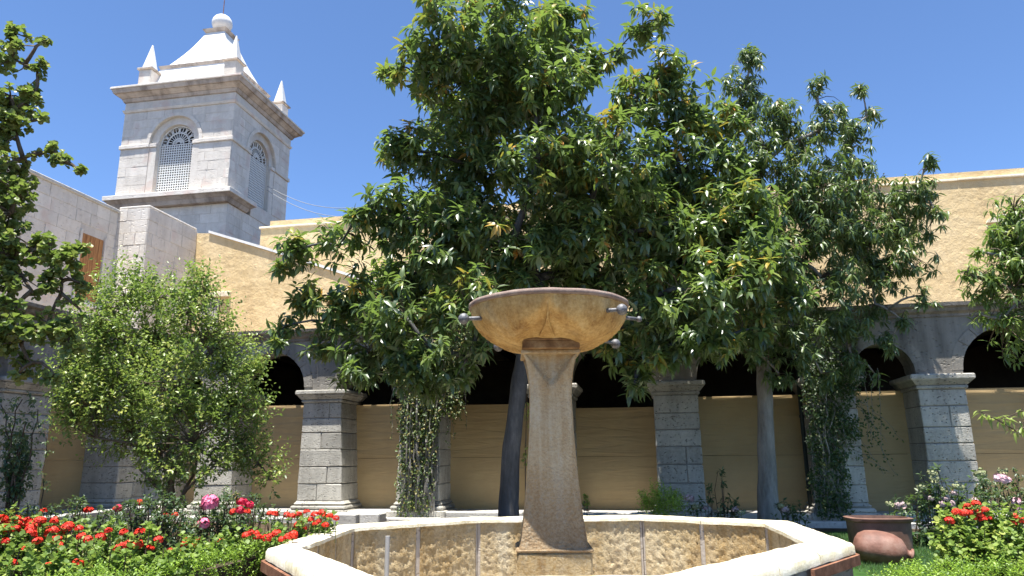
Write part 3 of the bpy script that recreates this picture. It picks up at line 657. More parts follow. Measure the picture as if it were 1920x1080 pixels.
# ------------------------------------------------------------------ fountain pool
t = thing('fountain_pool', 'octagonal golden stone fountain basin with pale rim and rusty iron bands', 'fountain basin', (.45, 7.7, 0)); oc = Vector((.45, 7.7, 0))
def P2(p): return Vector((p[0]-oc.x, p[1]-oc.y, 0))
FLOOR = -.2
m = MB(); m.add([tuple(P2(p)+Vector((0, 0, FLOOR))) for p in POOL_IN], [tuple(range(7, -1, -1))]); m.build('basin_floor', M['joint'], t)
SPL = [3, 2, 2, 2, 3, 3, 2, 2]        # wall slabs on each side, side i runs from vertex i to i+1
def grid_slab(A, B, zlo, zhi, nrm, nx, nz, amp, sc, thick=.10, seed=0.):
    """rough hewn slab: front sheet displaced by noise, closed at the sides"""
    m = MB(); v = []; f = []
    for j in range(nz+1):
        for i in range(nx+1):
            p = A.lerp(B, i/nx)+Vector((0, 0, zlo+(zhi-zlo)*j/nz)); edge = min(i, nx-i, j, nz-j)
            d = 0.
            if edge > 0:
                q = p*sc+Vector((seed, seed, 0)); d = amp*(noise.noise(q)*.6+.8*abs(noise.noise(Vector((q.x*2.1, q.y*2.1, q.z*3.2))))+.5*noise.noise(q*3.7))*min(1, edge/2)
            v.append(p+nrm*d)
    for j in range(nz):
        for i in range(nx): a = j*(nx+1)+i; f.append((a, a+1, a+nx+2, a+nx+1))
    n = len(v); c4 = [0, nx, (nz+1)*(nx+1)-1, nz*(nx+1)]
    v += [v[k]-nrm*thick for k in c4]; f += [(n+1, n, n+3, n+2), (0, n, n+1, nx), (c4[2], n+2, n+3, c4[3])]
    bl = [j*(nx+1) for j in range(nz+1)]; f.append(tuple(bl+[n+3, n])); br = [j*(nx+1)+nx for j in range(nz+1)]; f.append(tuple(br[::-1]+[n+1, n+2]))
    return m.add(v, f)
for i in range(8):
    A, B = P2(POOL_IN[i]), P2(POOL_IN[(i+1) % 8]); Oa, Ob = P2(POOL_OUT[i]), P2(POOL_OUT[(i+1) % 8]); d = (B-A).normalized()
    nin = Vector((d.y, -d.x, 0))       # points to the inside (vertices run clockwise)
    if nin.dot(-(A+B)/2) < 0: nin = -nin
    # backing wall (mortar) between inner and outer faces
    bk = MB(); a_, b_ = A-nin*.012, B-nin*.012; q = [a_, b_, Ob+(b_-Ob)*.12, Oa+(a_-Oa)*.12]
    bk.add([tuple(x+Vector((0, 0, z))) for z in (FLOOR-.02, .752) for x in q], [(0, 1, 2, 3), (7, 6, 5, 4), (0, 4, 5, 1), (1, 5, 6, 2), (2, 6, 7, 3), (3, 7, 4, 0)]); bk.build('wall_core', M['joint'], t)
    # outer slabs
    ow = MB(); no = -nin; L = (Ob-Oa).length; nn = 2
    for k in range(nn):
        s, e = Oa.lerp(Ob, k/nn+.004), Oa.lerp(Ob, (k+1)/nn-.004); s -= no*.03; e -= no*.03
        grid_slab(e, s, GZ-.05, .72, no, 14, 8, .02, 3, .06, i).build('outer_slab', M['pool_grey'], t, True)
    n = SPL[i]
    for k in range(n):
        gp = .032/(B-A).length
        s, e = A.lerp(B, k/n+gp), A.lerp(B, (k+1)/n-gp); nx = max(6, int((e-s).length/.018)) if i in (0, 1, 2, 3, 4) else 8
        grid_slab(e, s, FLOOR, .765, nin, nx, 44 if i in (0, 1, 2, 3, 4) else 6, .019, 15, .05, 3.3*i+k).build('wall_slab', M['pool_wall'], t, True) if True else None
    # rim stones
    rn = [2, 2, 2, 2, 2, 3, 2, 3][i]
    cuts = [0]+sorted([(k+random.uniform(-.12, .12))/rn for k in range(1, rn)])+[1]
    for k in range(rn):
        u0, u1 = cuts[k]+.003*(k > 0), cuts[k+1]-.003*(k < rn-1); m = MB(); nx, ny = 20, 5; v = []; f = []
        def pt(u, w, z, lat=0):
            a = Oa.lerp(Ob, u); b = A.lerp(B, u)+nin*.03; return a.lerp(b, w)+Vector((0, 0, z))
        prof = [(-.01, .705), (-.008, .775), (.05, .80), (.3, .806), (.7, .803), (.93, .799), (.99, .79), (1.0, .755)]
        for ii in range(nx+1):
            u = u0+(u1-u0)*ii/nx
            for w, z in prof:
                p = pt(u, w, z); p += noise.noise_vector(p*4+Vector((0, 0, 3)))*.007+noise.noise_vector(p*19)*.004
                if 0 < ii < nx or True: v.append(p)
        q = len(prof)
        for ii in range(nx):
            for jj in range(q): f.append((ii*q+jj, ii*q+(jj+1) % q, (ii+1)*q+(jj+1) % q, (ii+1)*q+jj))
        f += [tuple(range(q-1, -1, -1)), tuple(nx*q+jj for jj in range(q))]
        smooth_angle(m.add(v, f).build('rim_stone', M['rim'], t), 50)
# iron bands
for i in (5, 6, 7, 0, 4):
    Oa, Ob = P2(POOL_OUT[i]), P2(POOL_OUT[(i+1) % 8]); d = (Ob-Oa).normalized(); no = Vector((-d.y, d.x, 0))
    if no.dot(Oa+Ob) < 0: no = -no
    L = (Ob-Oa).length; m = MB(); s, e = (0., 1.) if i in (7, 0, 4) else ((0., .42) if i == 5 else (.0, 1.))
    a, b = Oa.lerp(Ob, s)+no*.012, Oa.lerp(Ob, e)+no*.012; a2, b2 = a+no*.03, b+no*.03; z0_, z1_ = .615, .70
    m.add([tuple(p+Vector((0, 0, z))) for z in (z0_, z1_) for p in (a, b, b2, a2)], [(0, 1, 2, 3), (7, 6, 5, 4), (0, 4, 5, 1), (1, 5, 6, 2), (2, 6, 7, 3), (3, 7, 4, 0)]); m.build('iron_band', M['rust'], t)
# grey pipe standing in the basin
p = at(727, 1005, 9.0)
o = MB().tube([(0, 0, FLOOR+.01), (0, 0, p.z)], .028, 12).build('overflow_pipe', M['pvc'], None, True, loc=(p.x, p.y, 0)); tag(smooth_angle(o), 'grey plastic pipe standing upright inside the left of the basin', 'pipe')

# ------------------------------------------------------------------ fountain column and bowl
fx, fy = .405, 7.93
t = thing('fountain', 'golden stone fountain bowl on a tapering square column', 'fountain', (fx, fy, FLOOR))
zs = -FLOOR
bl = MB(); nb = 10; v = []; f = []
MB().box(-.375, .375, -.36, .36, .0, .665+zs, .02, .004).build('pedestal', M['pool_wall'], t)
MB().box(-.385, .385, -.37, .37, .665+zs, .70+zs, .014, .006).build('pedestal_slab', M['column'], t)
prof = [(.70, .355, 0), (.74, .338, 0), (.80, .328, 0), (1.0, .300, 0), (1.15, .284, 0), (1.3, .270, .002), (1.5, .254, .006), (1.7, .241, .012), (1.9, .231, .02), (2.1, .224, .03), (2.20, .222, .05), (2.28, .224, .05), (2.34, .228, .055), (2.39, .232, .06), (2.43, .237, .065), (2.47, .242, .07), (2.51, .249, .08), (2.55, .257, .09), (2.58, .264, .10), (2.61, .273, .105), (2.64, .284, .11), (2.66, .292, .11)]
m = MB(); ns = 44; v = []
for z, h, pch in prof:
    for sd in range(4):
        for k in range(ns):
            q = -1+2*k/ns; wq = max(0., (z-2.36)/.30)**.6*.92 if z > 2.36 else 0.; e_ = min(1, max(0, (wq-abs(q))/.10)) if wq > 0 else 0; ins = .45*pch*max(0, 1-abs(q)*1.12)+pch*.75*e_; ch = .0
            x, y = q*h, -h+ins
            rr = .035*h*4*max(0, abs(q)-.86)/.14*.25; y += rr
            a = sd*PI/2; v.append((x*math.cos(a)-y*math.sin(a), x*math.sin(a)+y*math.cos(a), z+zs))
n4 = ns*4; f = [(i*n4+k, i*n4+(k+1) % n4, (i+1)*n4+(k+1) % n4, (i+1)*n4+k) for i in range(len(prof)-1) for k in range(n4)]+[tuple((len(prof)-1)*n4+k for k in range(n4))]
o = m.add(v, f).build('column', M['column'], t); smooth_angle(o, 50)
MB().box(-.315, .315, -.315, .315, 2.66+zs, 2.70+zs, .008, .003).build('collar', M['column'], t)
m = Mat('rust_stained_stone', .8, .2); m.color(m.ramp(m.noise(7, 6, .7), [(.3, (.10, .05, .02)), (.5, (.22, .12, .05)), (.72, (.38, .26, .13))])); m.bump(m.noise(40, 5, .7), .006); M['stain'] = m.m
MB().box(-.30, .30, -.40, .30, 2.70+zs, 2.79+zs, .008, .003).build('collar', M['stain'], t)
MB().box(-.31, .31, -.41, .31, 2.79+zs, 2.82+zs, .006, .003).build('collar', M['stain'], t)
for sg in (-1, 1):        # pale ribs of the Y that parts the lobes
    pts = [(sg*.075-.045*1, -.47, 2.825), (sg*.045-.045, -.56, 2.865), (sg*.018-.045, -.655, 2.915), (-.045, -.735, 2.975), (-.045, -.80, 3.06), (-.045, -.845, 3.15)]
    MB().tube([(x, y, z+zs) for x, y, z in pts], [.011, .011, .010, .009, .007, .004], 6).build('rib', M['bowl'], t, True)
def lob(a, z, r):
    """four big lobes: between them a sharp recess that opens to a triangle near the foot of the bowl"""
    z = z-zs; out = 1.; w = np.interp(z, [2.74, 2.80, 2.88, 2.96, 3.04, 3.12], [.72, .60, .40, .20, .09, .05]); dp = np.interp(z, [2.74, 2.78, 2.88, 2.98, 3.08, 3.16], [.44, .40, .24, .13, .06, .0])
    for j in range(4):
        d = abs((a-(-PI/2-.05+j*PI/2)+PI) % (2*PI)-PI)
        if d < w: out -= dp*(.55*min(1, (w-d)/.07)+.45*min(1, (1-d/w)*2.2))
        elif d < .9: out += .012*dp
    return float(out)
pr = [(.20, 2.742), (.34, 2.744), (.44, 2.748), (.50, 2.757), (.54, 2.767), (.58, 2.780), (.62, 2.797), (.66, 2.82), (.695, 2.845), (.73, 2.875), (.76, 2.905), (.785, 2.94), (.81, 2.975), (.828, 3.01), (.842, 3.045), (.853, 3.085), (.86, 3.12), (.864, 3.15), (.866, 3.185)]
m = MB().lathe([(r, z+zs) for r, z in pr], 360, (0, 0), lob); o = m.build('bowl', M['bowl'], t, True); wobble(o, .006, 7)
m = MB().lathe([(r, z+zs) for r, z in [(.866, 3.186), (.885, 3.192), (.892, 3.215), (.885, 3.24), (.86, 3.248), (.80, 3.235), (.76, 3.15), (.6, 3.0), (.3, 2.92), (.001, 2.9)]], 96); o = m.build('bowl_lip', M['lip'], t, True); wobble(o, .006, 5)
for j, (a, z) in enumerate([(-152, 3.03), (-47, 3.06), (124, 2.93), (37, 2.92), (6, 3.12), (92, 3.0)]):
    a = R(a); dr = Vector((math.cos(a), math.sin(a), -.10)).normalized(); p0 = Vector((math.cos(a)*.80, math.sin(a)*.80, z+zs)); p1 = p0+dr*.20
    rr = 1. if j < 4 else .6
    s_ = MB().tube([p0, p0+dr*.08, p1], [.026, .023, .02], 8).build('spout', M['lead'], t, True)
    c_ = p1+dr*.035; m = MB().lathe([(.001, -.058*rr)]+[(.058*rr*math.cos(q), .058*rr*math.sin(q)) for q in [R(-75+i*15) for i in range(11)]]+[(.001, .058*rr)], 16)
    for i_, vv in enumerate(m.v): m.v[i_] = tuple(Vector(vv)+c_)
    m.build('spout_ball', M['lead'], s_, True)

# ------------------------------------------------------------------ terracotta jar, metal vat, drainpipe
p = at(1645, 970, 9.95); t = thing('metal_vat', 'wide rusty brown metal vat with a flat rim behind the clay jar', 'vat', (p.x, p.y, GZ), R(-6))
hgt = p.z-GZ
m = MB(); n = 24
def vat_ring(k, z): return [(k*(.385)*math.copysign(abs(math.cos(a))**.55, math.cos(a)), k*.30*math.copysign(abs(math.sin(a))**.7, math.sin(a)), z) for a in [2*PI*i/n for i in range(n)]]
rows = [(.93, 0), (.95, hgt*.5), (.97, hgt-.05), (.90, hgt-.06), (.88, .1)]
v = []; [v.extend(vat_ring(k, z)) for k, z in rows]
f = [(i*n+k, i*n+(k+1) % n, (i+1)*n+(k+1) % n, (i+1)*n+k) for i in range(len(rows)-1) for k in range(n)]+[tuple(4*n+k for k in range(n))]
smooth_angle(m.add(v, f).build('body', M['vat'], t), 50)
m = MB(); rows = [(.975, hgt-.05), (1.04, hgt-.035), (1.05, hgt), (.9, hgt+.008), (.87, hgt-.05)]; v = []; [v.extend(vat_ring(k, z)) for k, z in rows]
m.add(v, [(i*n+k, i*n+(k+1) % n, ((i+1) % 5)*n+(k+1) % n, ((i+1) % 5)*n+k) for i in range(5) for k in range(n)]); smooth_angle(m.build('rim', M['vat'], t), 50)
p = at(1652, 1030, 9.3); t = thing('clay_jar', 'big terracotta jar lying on its side with its mouth to the right', 'jar', (p.x, p.y, p.z), R(-20))
pj = [(x*.95, y*.80) for x, y in [(.001, -.40), (.10, -.39), (.18, -.35), (.235, -.26), (.255, -.12), (.255, .0), (.245, .12), (.205, .24), (.13, .32), (.075, .35), (.062, .38), (.085, .41), (.085, .425), (.055, .42), (.045, .37), (.05, .33), (.001, .25)]]
m = MB().lathe(pj, 32); Rm = Matrix.Rotation(R(102), 3, 'Y'); m.v = [tuple(Rm @ Vector(q)) for q in m.v]; o = m.build('body', M['clay'], t, True); wobble(o, .018, 4)
t.scale = (1, 1, .86)
m = MB(); m.lathe([(.081, .316), (.093, .328), (.093, .344), (.066, .346)], 24); m.v = [tuple(Rm @ Vector(q)) for q in m.v]; m.build('mouth_ring', M['clay'], t, True)
c = W(2.98, 15.35); t = thing('drainpipe', 'dark drainpipe running down beside the ivy pier', 'drainpipe', (c.x, c.y, 0))
MB().tube([(0, 0, .5), (0, 0, 4.1)], .04, 10).build('pipe', M['pipe'], t, True)
for z in (1.1, 2.3, 3.6): MB().tube([(0, 0, z), (0, 0, z+.05)], .052, 10).build('bracket', M['pipe'], t)

# ================================================================== TREES
def tree(name, label, cat, trunk_pts, trunk_r, blobs, dens, L, leafm, tmpl, k=11, alpha=(50, 115), droop=.55, shell=.45, gap=-.12, singles=300, barkm='bark',
         ymax=None, ymin=None, tint=(.3, .14), young=0., fork=None, stragglers=None, spray=False, fr=1.6, limb_r=.055, group=None, curve=.2):
    base = Vector(trunk_pts[0]); t = thing(name, label, cat, tuple(base), 0, group)
    tr = MB(); pts = [Vector(q)-base for q in trunk_pts]
    sp = []; rr = []
    for i in range(len(pts)-1):
        for s in range(6):
            q = s/6; sp.append(pts[i].lerp(pts[i+1], q)); rr.append(trunk_r[i]+(trunk_r[i+1]-trunk_r[i])*q)
    sp.append(pts[-1]); rr.append(trunk_r[-1])
    tr.tube(sp, rr, 14); o = tr.build('trunk', M[barkm], t, True); wobble(o, .018, 4)
    P, U, cen = blob_points(blobs, dens, shell, gap, fr, ymax=ymax, ymin=ymin)
    lb = MB(); top = Vector(trunk_pts[-1]); nodes = [top]
    for (c_, r_) in sorted(cen, key=lambda q: (Vector(q[0])-top).length):
        cc = Vector(c_); b = min(nodes, key=lambda q: (q-cc).length+.35*(q-top).length)
        d0 = (b-top).length; r0 = max(.014, limb_r*(1-d0/5)); pp = limb(lb, b-base, cc-base, r0, max(.009, r0*.55), .10)
        nodes.append(cc)
        if len(pp) > 3: nodes.append(pp[3]+base)
    lb.build('limbs', M[barkm], t, True)
    # twigs to a share of the clusters
    tw = MB(); N = np.array([list(q) for q in nodes])
    for i in rng.permutation(len(P))[:min(1100, int(len(P)*.5))]:
        j = np.argmin(((N-P[i])**2).sum(1)); a = Vector(N[j])-base; b = Vector(P[i])-base
        if (a-b).length < 1.6: limb(tw, a, b, .010, .004, .16, 3, 3)
    q = tw.build('twigs', M['twig'], t); q['kind'] = 'stuff'
    lv = Leaves(); Ax = U*.75+np.array([0, 0, .55])+rng.normal(0, .35, P.shape)
    tn = np.clip(rng.normal(tint[0], tint[1], len(P))+.10*U[:, 2]+np.array([.16*noise.noise(Vector(x)*.8) for x in P]), .02, .8)
    if young:
        yz = (P[:, 2] > np.quantile(P[:, 2], .62)) & (U[:, 2] > .15) & (rng.random(len(P)) < young) & (np.array([noise.noise(Vector(x)*1.3+Vector((9, 0, 0))) for x in P]) > .05); tn[yz] = rng.uniform(.84, .97, yz.sum())
    if spray: sprays(lv, P, Ax, rng.uniform(.5, 1.2, len(P))*L*spray, k, L, tn, curve)
    else: rosettes(lv, P, Ax, k, L, tn, alpha, droop)
    lv.build('leaves', tmpl, M[leafm], t, singles)
    return t
YA = 11.0
def Yb(px, py, base=YA): return base+.7*math.sin(px*.013)*math.cos(py*.011)
bA = [(840, 60, 90), (950, 50, 105), (1045, 45, 70), (780, 140, 60), (730, 125, 24), (1205, 50, 50), (1240, 130, 50), (1190, 190, 60), (1280, 190, 70), (900, 180, 105), (1030, 170, 100), (1110, 120, 40), (770, 280, 65), (880, 310, 105), (1010, 300, 95), (1150, 300, 105), (1270, 300, 95), (740, 400, 70), (670, 395, 28), (830, 440, 100), (960, 460, 95),
      (1090, 440, 100), (1220, 430, 105), (1330, 400, 80), (635, 460, 62), (560, 470, 45), (530, 500, 22), (650, 560, 85), (575, 560, 40), (760, 590, 95), (870, 560, 80), (690, 660, 75), (790, 690, 70), (860, 700, 40), (600, 640, 35), (535, 610, 32), (520, 640, 18), (1220, 560, 95), (1320, 550, 95), (1130, 610, 55),
      (1250, 650, 50), (1190, 722, 24), (1400, 530, 75), (980, 555, 70), (1090, 530, 75), (1350, 640, 45), (890, 640, 40), (1300, 640, 40), (1420, 620, 50)]
bA += [(1345, 235, 55), (1345, 320, 75), (1400, 400, 75), (1160, 95, 22), (1370, 470, 80), (1460, 480, 60), (1480, 560, 50), (810, 660, 80)]
bA = [(x, y, r, Yb(x, y)) for x, y, r in bA]
bA += [(x, y, r, 12.4) for x, y, r in [(900, 200, 130), (1050, 350, 150), (850, 450, 150), (1200, 420, 150), (760, 560, 110), (1300, 540, 110), (980, 120, 110), (1060, 540, 130)]]
bA += [(1250, 560, 105, 13.5), (1265, 440, 125, 13.3), (1330, 600, 70, 13.6), (1165, 655, 45, 11.2), (1195, 690, 30, 11.2)]  # rear crown masses added here to throw shade on the pier
a0 = at(951, 968, 11.3); a0.z = GZ-.02
tree('leaning_broadleaf_tree', 'huge dark broad-leaved tree with orange young tips and leaning trunk behind the fountain', 'tree', [a0, at(957, 860, 11.3), at(973, 720, 11.35), at(990, 620, 11.4), at(1010, 520, 11.4)], [.17, .14, .125, .12, .11],
     bA, 205, .20, 'leafA', T_BROAD, 11, (45, 105), .38, singles=300, ymax=14.6, ymin=9.1, young=.10, tint=(.44, .17), limb_r=.075, gap=-.2, barkm='bark_dark')
bB = [(1400, 150, 42), (1410, 105, 26), (1385, 200, 50), (1460, 215, 42), (1500, 260, 40), (1535, 160, 20), (1550, 230, 45), (1612, 165, 18), (1635, 215, 22), (1600, 245, 34), (1440, 300, 70), (1530, 330, 75), (1600, 320, 50), (1560, 410, 85), (1650, 370, 50), (1680, 420, 65), (1725, 360, 40), (1746, 298, 17),
      (1755, 400, 26), (1640, 490, 75), (1540, 520, 85), (1710, 480, 45), (1450, 440, 85), (1450, 560, 75), (1430, 280, 60), (1500, 400, 80), (1600, 430, 60), (1390, 330, 50), (1640, 570, 42), (1500, 640, 55), (1590, 610, 40), (1730, 555, 22), (1420, 660, 40), (1660, 640, 22), (1690, 600, 20), (1600, 680, 24), (1540, 700, 30), (1640, 700, 16), (1460, 700, 28)]
bB = [(x, y, r, 12.7+.5*math.sin(x*.02)) for x, y, r in bB]
b0 = at(1440, 975, 12.9); b0.z = GZ-.02
tree('drooping_leaf_tree', 'straight grey-trunked tree with drooping narrow leaves, right of the largest tree', 'tree', [b0, at(1439, 900, 12.9), at(1433, 720, 12.9), at(1432, 560, 12.8), at(1440, 430, 12.8)], [.20, .165, .125, .11, .09],
     bB, 300, .165, 'leafB', T_NARROW, 12, (60, 125), .6, singles=300, ymax=14.75, ymin=10.5, tint=(.45, .17), fr=2.2)
# small tree at the right edge
bR = [(1900, 400, 28), (1915, 440, 40), (1880, 480, 45), (1850, 530, 40), (1900, 540, 55), (1840, 590, 22), (1880, 600, 30), (1925, 480, 60), (1980, 450, 110), (1990, 580, 110), (1940, 560, 70), (1815, 510, 14), (1830, 470, 14), (1865, 430, 14)]
bR = [(x, y, r, 8.6) for x, y, r in bR]
r0 = at(2080, 900, 8.8); r0.z = GZ-.02
tree('right_edge_tree', 'airy bright green tree reaching in from the right edge', 'tree', [r0, at(2070, 750, 8.8), at(2030, 600, 8.7)], [.12, .10, .07], bR, 480, .12, 'leafS', T_NARROW, 9, (60, 120), .4, singles=200, tint=(.4, .16), fr=3, gap=-.05, limb_r=.03)
# left edge tree
bL = [(30, 62, 18), (85, 76, 8), (25, 110, 30), (70, 130, 18), (20, 180, 38), (60, 185, 20), (30, 240, 34), (70, 225, 18), (10, 310, 40), (60, 290, 22), (98, 280, 14), (120, 300, 16), (150, 320, 9), (20, 400, 44), (50, 350, 20), (25, 480, 50), (90, 470, 34), (130, 490, 30), (150, 465, 14), (60, 545, 46), (115, 550, 34), (150, 580, 20), (20, 610, 44), (80, 620, 36), (130, 650, 20),
      (60, 680, 28), (100, 700, 18), (110, 510, 30), (150, 530, 20), (95, 590, 30), (40, 640, 34), (35, 700, 26), (120, 620, 24), (-60, 200, 80), (-90, 330, 110), (-70, 480, 100), (-60, 620, 80), (-120, 420, 120)]
bL = [(x, y, r, 6.6) for x, y, r in bL]
l0 = at(-260, 900, 6.8); l0.z = GZ-.02
tree('left_edge_tree', 'tree with curled yellow-green lobed leaves reaching in from the left edge', 'tree', [l0, at(-240, 700, 6.8), at(-180, 520, 6.7), at(-120, 400, 6.7)], [.13, .11, .08, .06], bL, 950, .058, 'leafL', T_CURL, 8, (40, 120), .35, singles=250, tint=(.60, .2), fr=3.5, gap=.03, limb_r=.03, barkm='twig')
# big bright shrub
bS = [(372, 520, 18), (385, 545, 30), (350, 560, 36), (300, 560, 36), (240, 560, 45), (260, 530, 22), (190, 620, 55), (140, 690, 40), (290, 640, 85), (380, 640, 65), (420, 690, 55), (220, 720, 85), (330, 740, 95), (160, 760, 50), (430, 760, 62), (470, 700, 24), (250, 800, 75), (360, 830, 80), (180, 820, 34), (450, 830, 50), (485, 870, 30), (300, 870, 50), (505, 900, 18), (130, 790, 22), (210, 580, 40), (410, 870, 40)]
bS = [(x, y, r, 9.9+.35*math.sin(x*.03)) for x, y, r in bS]
s0 = at(318, 950, 9.9); s0.z = GZ-.02
sh = tree('flowering_shrub', 'big round bright-green small-leaved shrub at the left in front of the arcade', 'shrub', [s0, at(318, 905, 9.9), at(312, 850, 9.9)], [.06, .05, .04], bS, 1250, .062, 'leafS', T_SMALL, 9, shell=.6, gap=-.14, singles=0, barkm='twig', tint=(.50, .22), spray=4.2, fr=2.5, limb_r=.026, curve=.35)
m = MB()
for px, pr_ in ((345, 860), (290, 860), (372, 850), (300, 830), (335, 820), (395, 870), (262, 880)): limb(m, at(318+random.uniform(-14, 14), 950, 9.9)-s0, at(px, pr_, 9.9)-s0, .028, .014, .12, 5, 6)
m.build('stem', M['twig'], sh, True)
# long leafy branch low at the right edge
p0 = at(1990, 800, 7.6); t = thing('low_branch_shrub', 'thin arching leafy branch low at the right edge before the screen', 'shrub', (p0.x, p0.y, GZ))
rt = Vector((p0.x, p0.y, GZ)); m = MB(); path = [Vector((p0.x, p0.y, GZ)), at(1985, 880, 7.6), at(1950, 790, 7.6), at(1905, 808, 7.6), at(1875, 790, 7.6), at(1835, 770, 7.6)]
m.tube([q-rt for q in path], [.014, .012, .01, .008, .006, .004], 6); m2 = [at(1950, 780, 7.6), at(1915, 770, 7.6), at(1890, 782, 7.6)]; m.tube([q-rt for q in m2], [.008, .006, .004], 5); m.build('stem', M['twig'], t, True)
lv = Leaves(); C = np.array([list(at(x, y, 7.6)) for x, y in [(1835, 770), (1850, 777), (1870, 788), (1895, 806), (1895, 780), (1912, 768), (1930, 775), (1948, 785), (1960, 800), (1915, 800), (1880, 780)]])
rosettes(lv, C, np.tile([-.6, 0, .5], (len(C), 1))+rng.normal(0, .3, C.shape), 6, .11, np.full(len(C), .6)); lv.build('leaves', T_NARROW, M['leafS'], t, 0)

# ------------------------------------------------------------------ ivy on two piers
def ivy(label, s0, s1, blist, Ln, tint, yrange, strands):
    cc = W((s0+s1)/2, 14.9); t = thing('climbing_ivy', label, 'ivy', (cc.x, cc.y, GZ)); lv = Leaves(); o0 = Vector((cc.x, cc.y, GZ)); st = MB()
    P = []; 
    for (x, y, r, n) in blist:
        for _ in range(n):
            a = rng.uniform(0, 6.28); q = r*math.sqrt(rng.random()); d = ray(x+q*math.cos(a), y+q*math.sin(a)*1.3); b = 14.88-abs(rng.normal(0, .07)); P.append(list(Vector((0, 0, EYE))+d*(b/d.dot(BX))))
    P = np.array(P); D = rng.normal(0, .6, P.shape)+np.array([0, -.5, -.5]); N = np.tile(-np.array(BX), (len(P), 1))+rng.normal(0, .5, P.shape)+np.array([0, 0, .5])
    lv.add(P, D, N, Ln*rng.uniform(.6, 1.2, len(P)), np.clip(rng.normal(tint, .2, len(P)), 0, .99))
    for (x0, y0, x1, y1, r) in strands:
        d0, d1 = ray(x0, y0), ray(x1, y1); a = Vector((0, 0, EYE))+d0*(14.86/d0.dot(BX)); b = Vector((0, 0, EYE))+d1*(14.86/d1.dot(BX))
        limb(st, a-o0, b-o0, r, r*.6, .03, 9, 5)
        if r < .012:
            k = int((b-a).length/.035); Q = np.array([list(a.lerp(b, rng.random())+Vector(rng.normal(0, .02, 3))) for _ in range(k)])
            lv.add(Q, rng.normal(0, .6, Q.shape)+np.array([0, -.4, -.5]), rng.normal(0, .4, Q.shape)-np.array(BX), Ln*rng.uniform(.5, 1., k), np.clip(rng.normal(tint, .2, k), 0, .99))
    st.build('stems', M['bark'], t)['kind'] = 'stuff'; lv.build('leaves', T_OVAL, M['leafI'], t)
S1 = [(random.uniform(755, 815), random.uniform(950, 975), random.uniform(760, 840), random.uniform(620, 760), random.uniform(.012, .034)) for _ in range(44)]
S1 += [(x, random.uniform(640, 700), x+random.uniform(-6, 6), random.uniform(780, 840), .006) for x in (738, 744, 752, 828, 840, 850, 858, 866, 872)]
ivy('yellowing ivy and dry stems climbing the pier left of the fountain', -5.2, -4.4, [(790, 630, 88, 3400), (800, 720, 55, 2000), (785, 790, 40, 1500), (782, 850, 38, 1000), (778, 910, 38, 600), (775, 955, 34, 360), (845, 700, 32, 900), (852, 760, 18, 320), (750, 700, 20, 220), (860, 640, 45, 1000)], .068, .6, None, S1)
S2 = [(random.uniform(1525, 1590), random.uniform(950, 985), random.uniform(1510, 1590), random.uniform(640, 760), random.uniform(.012, .022)) for _ in range(14)]
S2 += [(1600, random.uniform(700, 860), 1640+random.uniform(0, 60), random.uniform(760, 900), .005) for _ in range(8)]+[(x, 690, x+random.uniform(-10, 10), 830, .006) for x in (1620, 1632, 1645)]
ivy('dark green ivy hanging down the pier beside the drainpipe', 3.1, 3.9, [(1550, 660, 60, 1700), (1550, 740, 48, 1500), (1555, 820, 44, 1300), (1555, 900, 40, 900), (1565, 955, 34, 500), (1590, 700, 34, 500), (1600, 800, 18, 180)], .07, .34, None, S2)

# ------------------------------------------------------------------ flower beds
def flower_mesh(name, n, r, pl, mat, dome=.2):
    u = unit(n); u[:, 2] = np.abs(u[:, 2])*.9-dome; u /= np.linalg.norm(u, axis=1, keepdims=True)
    X, Y, Z = frames(np.cross(u, unit(n)), u); t = T_OVAL[0]-np.array([.5, 0, 0]); t = t*np.array([1, 1.6, 1])
    V = (u*r)[:, None, :]+pl*(t[None, :, 0:1]*X[:, None, :]+t[None, :, 1:2]*Y[:, None, :]+t[None, :, 2:3]*Z[:, None, :])
    me = np_mesh(name, V.reshape(-1, 3), T_OVAL[1], 4, n, np.zeros(n)); me.materials.append(mat); return me
FM = {'red': [flower_mesh('flower_head', 34, .038, .036, M['red']) for _ in range(3)], 'pink': [flower_mesh('flower_head', 50, .045, .045, M['pink'], .5) for _ in range(2)],
      'crimson': [flower_mesh('flower_head', 40, .040, .045, M['crimson'], .5)], 'pale': [flower_mesh('flower_head', 60, .065, .040, M['paleflower'], .6) for _ in range(2)],
      'cream': [flower_mesh('flower_head', 60, .070, .040, M['cream'], .6) for _ in range(2)], 'rose': [flower_mesh('flower_head', 46, .055, .050, M['rosepale'], .5)]}
